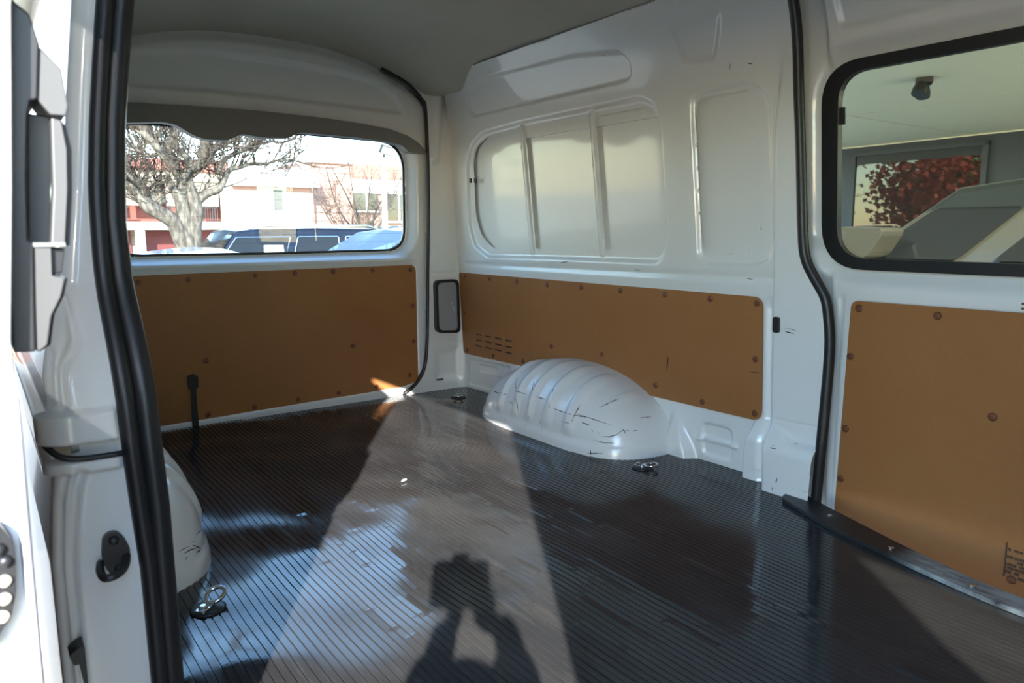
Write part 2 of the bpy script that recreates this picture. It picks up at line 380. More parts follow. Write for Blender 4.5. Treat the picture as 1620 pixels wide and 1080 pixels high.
def wall_depth(U, V):
    d = .014*inset(sdf(rounded(INSET3, .02, 3), U, V), .020)
    d += .014*inset(sdf(rounded(INSET4, .02, 3), U, V), .018)
    d += .011*inset(sdf(rounded(INSET_TOP, .02, 3), U, V), .014)
    d += .010*inset(sdf(rounded(INSET_TR, .02, 3), U, V), .030)
    d += .005*inset(sdf(EMB_A, U, V), .012) + .006*inset(sdf(EMB_A2, U, V), .014)
    d += .011*inset(sdf(EMB_B, U, V), .012) - .010*np.exp(-(line_d([(1.60, .073), (1.445, .078)], U, V)/.008)**2)
    d += .004*inset(sdf(FOOT_EMB, U, V), .010)
    # mullions stand back up between the panes
    for a, b_ in (((2.528, 1.19), (2.492, .68)), ((2.100, 1.19), (2.062, .68))):
        d -= .008*np.exp(-(line_d([a, b_], U, V)/.011)**4)
    d += .005*np.exp(-(line_d([(3.0, .612), (1.33, .625)], U, V)/.012)**2)
    d -= .040*inset(sdf([(1.76, -.05), (1.585, -.05), (1.605, .03), (1.640, .10), (1.680, .165), (1.72, .17)], U, V), .035)*sm((.18-V)/.16)
    d += .0025*np.exp(-(line_d([(1.27, .215), (1.10, .22)], U, V)/.004)**2)
    d += .012*np.exp(-((U-1.322)/.014)**2)*sm((.58-V)/.05)
    return d - pillar_in(U, V)
TOPW = rounded([(3.075, -.05), (3.075, 1.30), (3.03, 1.40), (2.88, 1.455), (1.09, 1.47), (1.09, -.05)], [0, .06, .05, .10, 0, 0], 6)
def wall_keep(U, V):
    k = -sdf(TOPW, U, V)
    # cut along the side-door seal
    e = np.interp(V, SEALZ, SEALY)
    k = np.minimum(k, U-e)
    for p in PANES: k = np.minimum(k, sdf(p, U, V))
    return k
SEAL_FAR = [(1.225, 1.47), (1.226, 1.364), (1.228, 1.206), (1.214, 0.959), (1.203, 0.755), (1.192, 0.686), (1.164, 0.635), (1.132, 0.585), (1.12, 0.535), (1.111, 0.448), (1.114, 0.288), (1.123, 0.102), (1.134, -0.05)]
SEALZ = np.array([p[1] for p in SEAL_FAR][::-1]); SEALY = np.array([p[0] for p in SEAL_FAR][::-1])
wall_right = sheet('wall_right', 1.08, 3.08, -.05, 1.475, .0042, lambda U, V, D: (wall_x(V)+D, U, V), wall_depth, WHITE_WALL, wall_keep, flip=True)
tag(wall_right, 'white pressed steel side wall with blanked-off windows', kind='structure')
for nm, (o_, ext) in zip(('window_blank',)*4, ((PANE_A, .03), (PANE_B, .03), (PANE_C, .03), (PANE_D, .03))):
    c = Vector((sum(p[0] for p in o_)/len(o_), sum(p[1] for p in o_)/len(o_)))
    q = [(c.x+(p[0]-c.x)*1.10, c.y+(p[1]-c.y)*1.06) for p in o_]
    MB().prism(q, lambda a, b, d: (float(wall_x(b))+.0275+d, a, b), 0, .003).build(nm, WHITE, wall_right)
for pane, zt in ((PANE_B, 1.143), (PANE_C, 1.141)):                                     # the rails behind the top of two blanks
    y0 = max(p[0] for p in pane); y1 = min(p[0] for p in pane if p[1] > 1.1)
    MB().prism([(y0+.01, zt), (y1-.005, zt), (y1-.005, 1.20), (y0+.01, 1.20)], lambda a, b, d: (float(wall_x(b))+.017+d, a, b), 0, .009).build('stiffener', WHITE, wall_right, bevel=.002)
# outer skin so that daylight cannot pass between wall and roof
MB().box(1.99, 2.02, 1.24, 3.2, -.4, 1.6).build('outer_skin', WHITE, wall_right)
b = MB()
for z0 in (1.005, ): b.box(1.876, 1.884, 2.915, 2.926, .985, 1.005); b.box(1.880, 1.888, 2.880, 2.893, .983, 1.003)
b.build('black_clip', BLACK, wall_right)
MB().prism(rounded([(1.276, .520), (1.256, .520), (1.256, .474), (1.276, .474)], .007, 3), plane_w(-.058), 0, .02).build('stop_pad', BLACK, wall_right, bevel=.002)

# ---- wheel arches
def arch(mirror=False):
    N, M = 130, 50; yc, L, w, h = 2.160, .465, .300, .262; V = np.zeros((N+1, M+1, 3))
    for i in range(N+1):
        v = -1+2*i/N; v = math.sin(v*math.pi/2); y = yc+L*v
        e = 2.6; ww = w*max(0, 1-abs(v)**4.2)**(1/3.2); hh = h*max(0, 1-abs(v)**2.25)**(1/2.1)
        for j in range(M+1):
            t = (math.pi/2)*j/M
            c, s = math.cos(t), math.sin(t); x = ww*c**(2/e); z = hh*s**(2/2.35)
            # pressed ribs running up and over
            for ry, rw in ((2.37, .018), (2.262, .018), (2.172, .018), (2.065, .021), (1.950, .024), (1.83, .015)):
                k = math.exp(-((y-ry)/rw)**6)*min(1, max(0, (z-.05)/.03))*min(1, max(0, (x-.05)/.07))
                if ry == 1.83: k *= min(1, max(0, (z-.16)/.03))
                x += .011*k*c; z += .011*k*s
            if z < .04 and ww > .02: x += .014*(1-min(1, z/.04))**.4
            g = 1.932-.052*z+.012
            V[i, j] = (g-x if not mirror else .138+.052*z+x-.012, y, z)
        V[i, 0, 2] = -.01
    return V.reshape(-1, 3).tolist(), [(i*(M+1)+j, i*(M+1)+j+1, (i+1)*(M+1)+j+1, (i+1)*(M+1)+j) for i in range(N) for j in range(M)]
v, f = arch(); far_arch = obj('wheel_arch', v, f, WHITE_ARCH, smooth=True)
BV = {}
def bvh(o):
    if o.name not in BV:
        me = o.data; BV[o.name] = __import__('mathutils').bvhtree.BVHTree.FromPolygons([v_.co[:] for v_ in me.vertices], [p_.vertices[:] for p_ in me.polygons])
    return BV[o.name]
def marks(o, lines, toward, w=.0022, name='scuff_marks', m_=SCRATCH):
    """thin dark scrapes lying on the sheet metal of o"""
    b = MB(); t = bvh(o); rs = random.Random(4); eye = Vector(toward)
    for L in lines:
        pts = []
        for p, q in zip(L[:-1], L[1:]):
            p, q = Vector(p), Vector(q); n = max(2, int((q-p).length/.008)); pts += [p.lerp(q, k/n) for k in range(n)]
        pts.append(Vector(L[-1])); row = []
        for i, p in enumerate(pts):
            c, nrm, _, _ = t.find_nearest(p)
            if nrm.dot(eye-c) < 0: nrm = -nrm
            d = (pts[min(i+1, len(pts)-1)]-pts[max(i-1, 0)]).normalized(); s_ = nrm.cross(d).normalized()
            e = min(i, len(pts)-1-i)/max(1, len(pts)*.3); ww = w*min(1, .25+e)*rs.uniform(.35, 1.15)
            row.append((c+nrm*.0007+s_*ww, c+nrm*.0007-s_*ww))
        v_ = [x for r in row for x in r]; b.add(v_, [(2*i, 2*i+1, 2*i+3, 2*i+2) for i in range(len(row)-1)])
    return tag(b.build(name, m_, o), kind='stuff')
tag(far_arch, 'scuffed white ribbed wheel arch in front of the brown side board with vent slots', 'wheel arch', 'wheel arches')
v, f = arch(True); v = [(p[0]-.03, p[1]-.085, p[2]*1.12) for p in v]; near_arch = obj('wheel_arch', v, f, WHITE_ARCH, smooth=True)
tag(near_arch, 'white wheel arch half hidden behind the black seal of the near door pillar', 'wheel arch', 'wheel arches')

FAR_SCUFF = [[(1.692, 2.487, .111), (1.669, 2.399, .119), (1.664, 2.335, .126)], [(1.67, 2.284, .144), (1.662, 2.236, .151), (1.669, 2.221, .148)], [(1.67, 2.159, .149), (1.665, 2.099, .151)],
 [(1.661, 2.042, .127), (1.663, 1.994, .124), (1.666, 1.946, .122), (1.676, 1.899, .123), (1.686, 1.867, .124)], [(1.672, 1.928, .127), (1.683, 1.874, .123), (1.697, 1.831, .116), (1.713, 1.798, .109)], [(1.667, 1.896, .105), (1.676, 1.856, .100)],
 [(1.684, 1.81, .071), (1.698, 1.787, .072), (1.717, 1.77, .081), (1.734, 1.764, .093), (1.756, 1.749, .093)], [(1.669, 1.837, .056), (1.684, 1.80, .051), (1.705, 1.769, .053)], [(1.719, 2.35, .203), (1.684, 2.307, .164), (1.642, 2.242, .106), (1.642, 2.234, .065)],
 [(1.709, 2.222, .20), (1.67, 2.183, .15), (1.646, 2.163, .071)], [(1.667, 2.064, .141), (1.658, 2.057, .12)], [(1.698, 2.074, .187), (1.685, 2.068, .171)], [(1.718, 1.861, .156), (1.755, 1.844, .172), (1.788, 1.834, .18)], [(1.692, 1.931, .158), (1.67, 1.933, .126), (1.658, 1.939, .097)],
 [(1.64, 2.102, .073), (1.642, 2.085, .04)], [(1.66, 1.837, .024), (1.658, 1.832, .004)], [(1.654, 1.847, .008), (1.677, 1.792, .017)], [(1.738, 1.765, .099), (1.741, 1.752, .083)], [(1.666, 2.478, .049), (1.659, 2.458, .041)], [(1.673, 1.85, .089), (1.673, 1.843, .081)],
 [(1.68, 1.828, .083), (1.682, 1.82, .078)], [(1.763, 1.744, .09), (1.781, 1.738, .093)], [(1.81, 1.756, .127), (1.856, 1.746, .126)], [(1.643, 2.328, .038), (1.638, 2.313, .021)], [(1.64, 2.42, .13), (1.655, 2.40, .12)]]
marks(far_arch, FAR_SCUFF, (0, 0, .77), .0016)
NEAR_SCUFF = [[(.302, 1.663, .081), (.315, 1.673, .081), (.331, 1.687, .078)], [(.313, 1.667, .072), (.329, 1.682, .071), (.35, 1.706, .063)], [(.332, 1.692, .084), (.346, 1.707, .078)], [(.338, 1.694, .076), (.362, 1.723, .05)], [(.345, 1.695, .056), (.359, 1.718, .05)], [(.375, 1.771, .077), (.353, 1.724, .087)], [(.321, 1.671, .063), (.315, 1.664, .058)]]
marks(near_arch, NEAR_SCUFF, (0, 0, .77), .0014)
W_ = lambda y, z, o=0: (1.932-.052*z-o, y, z)
marks(wall_right, [[W_(*p, .05) for p in L] for L in ([(1.244, .487), (1.222, .489), (1.199, .485)], [(1.240, .480), (1.21, .477)], [(1.279, .128), (1.24, .126)], [(1.274, .121), (1.236, .123)], [(1.179, .133), (1.198, .117)], [(1.228, .055), (1.232, .038)], [(1.245, .022), (1.242, .012)])]
 + [[W_(*p) for p in L] for L in ([(1.886, .627), (1.858, .626)], [(2.302, .638), (2.243, .648)], [(1.412, .621), (1.389, .620)], [(1.998, 1.39), (1.98, 1.385)], [(1.906, 1.385), (1.895, 1.38)], [(1.47, 1.256), (1.474, 1.235)], [(1.412, 1.244), (1.393, 1.239)], [(2.98, .13), (2.985, .115)])], (0, 0, .77), .0015)

# ---- rear corner pillar
LAMP = rounded([(1.759, .536), (1.889, .537), (1.895, .275), (1.762, .285)], .028, 6)
def corner_depth(U, V):
    d = -.016*np.exp(-(line_d([(1.823, 1.45), (1.781, 1.10)], U, V)/.020)**2)
    d += .003*np.exp(-(np.abs(V-.568)/.005)**2)+.003*np.exp(-(np.abs(V-.230)/.006)**2)
    d += .012*inset(sdf(rounded([(1.75, .22), (1.92, .22), (1.92, .03), (1.745, .03)], .03), U, V), .05)
    return d - .015*sm((U-1.885)/.04)
SEALX = ([-.05, .004, .048, .12, .242, .515, .959, 1.302, 1.367, 1.424, 1.472], [1.58, 1.592, 1.658, 1.705, 1.722, 1.732, 1.747, 1.742, 1.717, 1.648, 1.525])
wall_rear = sheet('wall_rear', 1.56, 1.96, -.02, 1.43, .005, lambda U, V, D: (U, 3.076+D, V), corner_depth, WHITE, lambda U, V: np.minimum(1.945-.05*V+.012-U, U-np.interp(V, *SEALX)-.004), flip=False)
tag(wall_rear, 'narrow white corner pillar beside the tailgate', kind='structure')
MB().box(1.70, 2.02, 3.165, 3.19, -.4, 1.6).build('outer_skin', WHITE, wall_rear)
MB().box(.05, .36, 3.10, 3.19, -.4, 1.6).build('outer_skin', WHITE, wall_rear)
b = MB(); b.box(1.765, 1.80, 3.064, 3.072, .05, .056); b.build('scuff', SCRATCH, wall_rear)
lc = empty('lamp_cover', (1.825, 3.07, .40)); tag(lc, 'small upright grey cover in a black rubber frame, on the white corner pillar', 'access cover')
inn = [(1.825+(p[0]-1.825)*.80, .408+(p[1]-.408)*.90) for p in LAMP]
MB().prism(LAMP, plane_y(3.050), 0, .03, [inn]).build('frame', SEAL, lc, bevel=.004)
MB().prism(inn, plane_y(3.056), 0, .02).build('cover', LAMPC, lc)
b = MB(); b.tube([(1.85, 3.0555, .43), (1.868, 3.0555, .37)], .0009, 5); b.build('scratch', PAPER, lc)

# ---- roof lining
def roof_z(X, Y):
    t = sm((Y-2.65)/.42); u = np.abs(X-1.035)/.76
    zc = 1.565-.020*t; A = .105+.092*t
    z = zc - A*np.minimum(u, 1.25)**2.5
    return np.where(Y > 2.6, np.maximum(z, 1.382), z)
ceiling = sheet('ceiling', .10, 1.975, -2.2, 3.19, .03, lambda U, V, D: (U, V, roof_z(U, V)), lambda U, V: U*0, LINING, flip=True)
tag(ceiling, 'dark grey-brown roof lining', kind='structure')
MB().box(.05, 2.02, -2.2, 3.2, 1.60, 1.63).build('roof_skin', WHITE, ceiling)

# ---- tailgate
def top_z(x): return 1.548-.200*np.abs((x-1.035)/.75)**2.6
TG_IN = rounded([(.40, 1.285), (.736, 1.298), (.971, 1.300), (1.49, 1.288), (1.636, 1.284), (1.645, 1.321), (1.606, 1.374), (1.495, 1.429), (1.374, 1.447), (1.148, 1.462), (.98, 1.468), (.746, 1.461), (.45, 1.415)], .02, 3)
WIN = rounded([(1.655, .679), (1.662, 1.171), (1.035, 1.182), (.408, 1.171), (.415, .679), (1.035, .676)], [.10, .13, 0, .13, .10, 0], 8)
PLY_TG = rounded([(.40, .610), (1.689, .616), (1.689, .05), (1.60, .030), (.42, .006), (.38, .006)], [.03, .04, .11, 0, 0, .03], 8)
TG_EDGE = rounded([(.335, 1.40), (.335, -.012), (1.716, -.012), (1.731, .30), (1.744, 1.0)], [0, .12, .12, 0, 0], 8)
def tg_depth(U, V):
    d = .016*inset(sdf(TG_IN, U, V), .022)
    w = sdf(WIN, U, V)
    d += .052*sm((.050-w)/.050)                                             # flange towards the glass
    d -= .016*np.exp(-((V-.640)/.012)**2)*sm((1.70-U)/.10)                   # ledge under the window
    d += .010*inset(sdf(PLY_TG, U, V), .012)
    d += .020*sm((V-top_z(U)+.05)/.05)
    return d
def tg_keep(U, V):
    e = np.interp(V, *SEALX)+.004
    k = np.minimum(e-U, U-(2.07-e)); k = np.minimum(k, V+.012); k = np.minimum(k, top_z(U)+.03-V)
    return np.minimum(k, sdf(WIN, U, V))
door_1 = sheet('door_1', .315, 1.76, -.02, 1.58, .0065, lambda U, V, D: (U, 3.10+D, V), tg_depth, WHITE, tg_keep, flip=False)
tag(door_1, 'white tailgate with a wide window', kind='structure')
MB().prism([(.3, -.05), (1.77, -.05), (1.77, 1.6), (.3, 1.6)], plane_y(3.165), 0, .012, [[(1.035+(p[0]-1.035)*1.0, p[1]) for p in WIN]]).build('outer_skin', WHITE, door_1)
big = [(1.035+(p[0]-1.035)*1.02, .93+(p[1]-.93)*1.03) for p in WIN]; sml = [(1.035+(p[0]-1.035)*.988, .93+(p[1]-.93)*.975) for p in WIN]
MB().prism(big, plane_y(3.152), 0, .004).build('window_glass', GLASS, door_1)
MB().prism(big, plane_y(3.1505), 0, .001, [sml]).build('glass_border', SEAL, door_1)
b = MB()
for k in range(11): b.box(.42, 1.65, 3.1512, 3.1516, .72+k*.036, .7206+k*.036)
tag(b.build('heating_wire', TWIG, door_1), kind='stuff')
TRIM = [(1.742, 1.120), (1.727, 1.139), (1.692, 1.170), (1.640, 1.195), (1.550, 1.217), (1.426, 1.230), (1.249, 1.240), (.968, 1.246), (.732, 1.243), (.40, 1.232), (.34, 1.17), (.33, 1.13),
        (.42, 1.133), (.47, 1.160), (.62, 1.174), (.662, 1.168), (.725, 1.132), (.765, 1.121), (.850, 1.123), (.903, 1.151), (.983, 1.143), (1.089, 1.147), (1.139, 1.174), (1.399, 1.170), (1.523, 1.162), (1.612, 1.150), (1.649, 1.120)]
MB().prism(rounded(TRIM, .012, 3), plane_y(3.070), 0, .05).build('garnish', GREY, door_1, bevel=.008)
b = MB().tube([(p.x, 3.078, p.y) for p in spline([Vector((x_, z_, 0)) for z_, x_ in zip(SEALX[0][:0:-1], SEALX[1][:0:-1])], 5)], .0078, 8)
seal1 = b.build('trim_1', SEAL, smooth=True); tag(seal1, 'black rubber seal around the tailgate opening', kind='structure')
sill = MB().box(.30, 1.70, 3.050, 3.165, -.05, -.013).build('tailgate_sill', BLACK, floor, bevel=.006)
MB().box(.34, 1.60, 3.062, 3.085, -.014, -.002).build('sill_lip', SEAL, floor, bevel=.003)
MB().box(.84, .89, 3.060, 3.075, -.002, .003).build('sill_label', PAPER, floor)

# ---- hardboard lining boards with their push rivets
def rivet_mesh():
    b = MB(); b.lathe([(.0105, 0), (.0105, .002), (.008, .0042), (.003, .0050)], (0, 0, 0), (0, 0, 1), 12)
    me = bpy.data.meshes.new('rivet'); me.from_pydata(b.v, [], b.f); me.materials.append(RIVET); return me
RV = rivet_mesh()
def rivets(board, pts, normal):
    q = Vector(normal).to_track_quat('Z', 'Y')
    for p in pts:
        o = bpy.data.objects.new('rivet', RV); COL.objects.link(o); o.parent = board; o.location = p; o.rotation_mode = 'QUATERNION'; o.rotation_quaternion = q
RIV_TG = [(.497, .581), (.675, .584), (.934, .590), (1.103, .593), (1.275, .593), (1.464, .593), (1.656, .588), (1.663, .418), (1.663, .247), (1.637, .087), (1.462, .054), (1.278, .048), (1.09, .043), (.903, .037), (.714, .035), (1.353, .255), (.72, .255), (.52, .03)]
bt = MB().prism(PLY_TG, plane_y(3.104), 0, .006).build('lining_board', BOARD, bevel=.001)
tag(bt, 'wide brown hardboard panel with riveted edge, on the tailgate under its window', 'lining board')
rivets(bt, [(x, 3.1042, z) for x, z in RIV_TG], (0, -1, 0))
slots = []
for (y, z) in [(2.913, .279), (2.833, .280), (2.751, .280), (2.671, .279), (2.916, .251), (2.835, .252), (2.754, .251), (2.673, .250), (2.919, .223), (2.838, .224), (2.756, .224), (2.676, .223)]:
    slots.append([(y+.025, z+.0035), (y-.025, z+.0035), (y-.025, z-.0035), (y+.025, z-.0035)])
PLY_F = rounded([(3.060, .569), (1.345, .568), (1.345, .184), (2.30, .180), (3.060, .171)], [.02, .035, .035, 0, .02], 6)
bf = MB().prism(PLY_F, plane_w(-.008), 0, .005, slots).build('lining_board', BOARD)
tag(bf, 'brown hardboard panel with twelve vent slots, behind the scuffed white wheel arch', 'lining board')
MB().prism([(2.96, .30), (2.63, .30), (2.63, .205), (2.96, .205)], plane_w(-.0025), 0, .001).build('slot_backing', BLACK, bf)
RIV_FAR = [(3.005, .554), (2.797, .551), (2.586, .551), (2.375, .549), (2.167, .549), (1.949, .550), (1.735, .550), (1.541, .550), (1.366, .549), (3.030, .374), (3.025, .192), (2.799, .193), (2.569, .200), (2.364, .293), (2.058, .299), (1.783, .226), (1.574, .203), (1.368, .205), (1.368, .377)]
rivets(bf, [(1.932-.052*z-.008, y, z) for y, z in RIV_FAR], (-1, 0, -.052))
b = MB().tube([(1.932-.052*z-.0082, y, z) for y, z in ((1.722, .338), (1.724, .315), (1.729, .288))], [.0006, .003, .0006], 5)
b.build('score_mark', SCRATCH, bf)
b = MB().tube([(1.932-.052*z-.0082, y, z) for y, z in ((1.39, .335), (1.355, .336))], [.0006, .0016], 5); b.build('score_mark', SCRATCH, bf)

# ---- pull strap standing at the tailgate
st = empty('pull_strap', (.66, 3.06, -.01)); tag(st, 'black tailgate pull strap with a square grip, in front of the brown tailgate board', 'pull strap')
MB().prism([(.648, -.012), (.673, -.012), (.672, .155), (.652, .155)], plane_y(3.086), 0, .006).build('strap', BLACK, st, bevel=.002)
MB().prism(rounded([(.645, .150), (.679, .150), (.682, .198), (.668, .210), (.648, .206), (.643, .195)], .006, 3), plane_y(3.080), 0, .018).build('grip', BLACK, st, bevel=.004)

# ---- far side door
DS_OUT = rounded([(1.197, 1.204), (1.180, .660), (.05, .656), (-.02, .70), (-.02, 1.204)], [.11, .12, .05, .05, .10], 8)
DS_IN = rounded([(1.147, 1.174), (1.136, .690), (.07, .686), (.03, .72), (.03, 1.174)], [.075, .085, .05, .05, .08], 8)
DGROOVE = [(1.2, .597), (-.2, .600)]
DPLY = rounded([(1.079, .577), (-.10, .580), (-.10, -.30), (1.112, -.30), (1.107, .0)], [.02, .02, 0, 0, 0], 5)
def d2_depth(U, V):
    d = .010*inset(sdf(DPLY, U, V), .010)
    s = sdf(DS_OUT, U, V)
    d += .030*sm((.055-s)/.055)
    d += .012*inset(sdf(rounded([(1.16, 1.40), (1.14, 1.275), (.10, 1.30), (.10, 1.42)], .03), U, V), .02)
    d += .008*np.exp(-(line_d([(1.113, .58), (1.135, -.10)], U, V)/.006)**2)
    d += .030*sm((U-1.165)/.03)*sm((V-.70)/.05) + .03*sm((U-1.14)/.02)*sm((.66-V)/.05)
    return d
door_2 = sheet('door_2', -.20, 1.26, -.35, 1.48, .007, lambda U, V, D: (wall_x(V)+.020+D, U, V), d2_depth, WHITE, lambda U, V: sdf(DS_IN, U, V)-.012, flip=True)
tag(door_2, 'white far sliding door with a window and a brown lining board', kind='structure')
MB().box(2.03, 2.05, -.2, 1.25, -.5, .62).build('outer_skin', WHITE, door_2)
MB().prism(DS_OUT, lambda a, b, d: (1.932-.052*b+.028+d, a, b), 0, .022, [DS_IN]).build('window_seal', SEAL, door_2, bevel=.007)
MB().prism([(.608+(p[0]-.608)*1.03, .93+(p[1]-.93)*1.04) for p in DS_IN], lambda a, b, d: (1.932-.052*b+.046+d, a, b), 0, .004).build('window_glass', TINT, door_2)
MB().prism([(1.160, 1.09), (1.134, 1.09), (1.132, 1.045), (1.157, 1.045)], lambda a, b, d: (1.932-.052*b+.042+d, a, b), 0, .003).build('window_catch', BLACK, door_2)
bd = MB().prism(DPLY, plane_w(.010), 0, .006).build('lining_board', BOARD)
tag(bd, 'large dim brown hardboard panel on the far sliding door, under the side window', 'lining board')
rivets(bd, [(1.932-.052*z+.010, y, z) for y, z in [(1.056, .558), (.855, .556), (1.076, .423), (1.083, .217), (1.092, .067), (.718, .326), (.653, -.065), (.45, .556), (.40, .1)]], (-1, 0, -.052))
b = MB(); rs = random.Random(5)
for k in range(9):
    y0 = .668-.006*rs.random(); z0 = .022-.0095*k
    yy_ = y0
    while yy_ > .575:
        w_ = rs.uniform(.006, .020); 
        if rs.random() < .72: b.box(1.9385-.052*z0, 1.9415-.052*z0, yy_-w_, yy_, z0-.0052, z0)
        yy_ -= w_+rs.uniform(.003, .008)
b.box(1.9385, 1.9415, .667, .670, -.06, .026); b.build('ink_stamp', INK, bd)
b = MB()
for z_ in (.601, .590):
    for k in range(6): b.box(1.932-.052*z_+.0185, 1.932-.052*z_+.021, .668-k*.016, .679-k*.016, z_-.0045, z_)
b.build('warning_label', INK, door_2)
t2 = MB().tube([(wall_x(p.y)-.040-.02*float(sm((.6-p.y)/.5)), p.x-.006, p.y) for p in spline([Vector((a, b_, 0)) for a, b_ in SEAL_FAR], 6)], .0145, 10)
tag(t2.build('trim_2', SEAL, smooth=True), 'black rubber seal of the far side door opening', kind='structure')

# ---- scuff strip at the far door step
O_ = [(1.905, 1.216), (1.843, 1.068), (1.752, .806), (1.703, .634), (1.694, .53), (1.694, .30), (1.694, -.1)]
I_ = [(1.805, 1.192), (1.719, .990), (1.672, .774), (1.640, .621), (1.630, .524), (1.630, .30), (1.630, -.1)]
ss = MB().prism(rounded(O_+I_[::-1], [.02]+[.05]*5+[.01, .01]+[.05]*5+[.02], 4), lambda a, b, d: (a, b, d), .001, .012).build('scuff_strip', SILL, bevel=.003)
tag(ss, 'black step strip with steel screws, worn silver, below the far side door', 'step strip')
for p in ((1.787, 1.030), (1.717, .830), (1.668, .631)):
    b = MB(); b.lathe([(.0075, 0), (.0075, .002), (.004, .0038)], (p[0], p[1], .012), n=12); b.build('screw', STEEL, ss, smooth=False)

# ---- tie-down rings
def ring(name_loc, tilt, az, label):
    e = empty('tie_down_ring', name_loc); tag(e, label, 'tie-down ring', 'floor tie-down rings')
    XF[0] = Matrix.Translation(name_loc) @ Matrix.Rotation(az, 4, 'Z')
    b = MB(); b.lathe([(.034, .000), (.036, .002), (.030, .004)], (0, 0, 0), n=24); b.build('recess_dish', BLACK, e, smooth=True)
    b = MB(); b.prism(rounded([(-.016, -.011), (.016, -.011), (.016, .011), (-.016, .011)], .006, 3), lambda a, c, d: (a-.012, c, d), .004, .009); b.tube([(.006, -.012, .010), (.006, .012, .010)], .0055, 8); b.build('bracket', STEEL, e, bevel=.001)
    b = MB(); b.lathe([(.0095, .009), (.0095, .013), (.006, .016)], (-.014, 0, 0), n=6); b.build('bolt', STEEL, e)
    XF[0] = XF[0] @ Matrix.Translation((.006, 0, .010)) @ Matrix.Rotation(-tilt, 4, 'Y')
    pts = [(.022+.020*math.cos(a), .019*math.sin(a), 0) for a in [2*math.pi*k/20 for k in range(20)]]
    b = MB(); b.tube(pts, .0042, 8, closed=True); b.build('ring', STEEL, e, smooth=True)
    XF[0] = None
ring((.325, 1.525, .001), math.radians(24), math.radians(40), 'chrome tie-down ring tilted up, by the near wheel arch and black door seal')
ring((1.707, 1.638, .001), math.radians(8), math.radians(-60), 'chrome tie-down ring at the front end of the scuffed wheel arch')
ring((1.767, 2.875, .001), math.radians(8), math.radians(-120), 'small tie-down ring in the far rear corner under the white pillar')
b = MB(); b.prism([(0, 0), (.022, .006), (.026, .016), (.010, .014)], lambda a, c, d: (1.005+a, 1.978+c, d), .0035, .006); tag(b.build('paint_flake', PAPER), 'small white flake lying on the black floor', 'flake')
# ================================================================ NEAR SIDE
PO = [(-.35, .050, 1.13), (.153, .047, 1.13), (.32, .047, 1.13), (.424, .057, 1.13), (.458, .061, 1.13), (.536, .060, 1.137), (.577, .060, 1.146), (.608, .066, 1.160), (.698, .092, 1.205), (.829, .112, 1.231), (.961, .128, 1.243), (1.093, .146, 1.255), (1.30, .175, 1.268)]
SL = [(-.35, .156), (.111, .156), (.29, .154), (.386, .148), (.461, .144), (.55, .142), (.618, .140), (.67, .138), (.74, .138), (.83, .142), (.919, .151), (1.009, .163), (1.098, .176), (1.30, .205)]
SR = [(-.35, .199), (.094, .199), (.375, .198), (.471, .194), (.543, .193), (.613, .190), (.694, .185), (.785, .185), (.923, .197), (1.015, .210), (1.107, .225), (1.30, .255)]
pz = np.array([p[0] for p in PO]); px_ = np.array([p[1] for p in PO]); py_ = np.array([p[2] for p in PO])
def i_(z, T): return np.interp(z, [p[0] for p in T], [p[1] for p in T])
A_ = .035
def pil_pos(U, V, D):
    xo = np.interp(V, pz, px_); yf = np.interp(V, pz, py_)
    t = np.clip(U/A_, 0, 1)*math.pi/2; r = .024
    X = np.where(U < 0, xo, xo + r*(1-np.cos(t)) + np.maximum(0, U-A_)); Y = np.where(U < 0, yf+r-U, yf + r*(1-np.sin(t)))
    nx = np.where(U < 0, -1, -np.cos(t)); ny = np.where(U < 0, 0, -np.sin(t))
    return X - nx*D, Y - ny*D, V
GRV = [[(.094, .679), (.101, .646), (.102, .623), (.094, .605), (.082, .591), (.078, .566), (.080, .537)], [(.072, .608), (.067, .577), (.066, .543)],
       [(.093, .447), (.084, .424), (.076, .376), (.070, .314), (.069, .240), (.070, .144), (.072, -.3)], [(.074, .445), (.064, .405), (.057, .317), (.056, .226), (.056, .151), (.056, -.3)]]
def pil_depth(U, V):
    X, Y, Z = pil_pos(U, V, U*0)
    d = 0
    for g, w, a in zip(GRV, (.0055, .004, .005, .004), (.010, .005, .008, .006)): d = d + a*np.exp(-(line_d(g, X, V)/w)**2)
    band = sm((V-.4865)/.002)*sm((.532-V)/.004); lip = sm((V-.444)/.003)*sm((.4665-V)/.0025); slot = sm((V-.4655)/.0025)*sm((.4875-V)/.0025)
    ed = sm((i_(V, SL)-.002-X)/.004)
    return d + (-.016*band - .011*lip + .034*slot)*ed
wl = sheet('wall_left', -1.95, .20, -.34, 1.28, .0036, pil_pos, pil_depth, WHITE, lambda U, V: (i_(V, SL)+.014) - pil_pos(U, V, U*0)[0], flip=True)
MB().tube(spline([(.052, 1.165, .492), (.056, 1.138, .486), (.070, 1.124, .474), (.095, 1.121, .468), (.143, 1.121, .467)], 5), .0042, 6).build('slot_shade', SEAL, wl, smooth=True)  # black tube laid along the rail slot, standing in for its shade
tag(wl, 'white rear pillar and side wall of the open near doorway', kind='structure')
MB().prism([(1.24, -.1), (3.10, -.1), (3.10, 1.5), (1.26, 1.5), (1.24, .6)], lambda a, b_, d: (.138+.052*b_+d, a, b_), 0, -.006).build('inner_panel', WHITE, wl)
b = MB()
for P0, rr, dx, dy in ((SL, .0125, .011, -.004), (SR, .0165, -.0145, .004)):
    zz = np.linspace(-.34, 1.28, 60)
    b.tube([(float(i_(z, P0))+dx, float(np.interp(z, pz, py_))+dy, z) for z in zz], rr, 10)
zz = np.linspace(-.34, 1.28, 60); n0 = len(b.v)
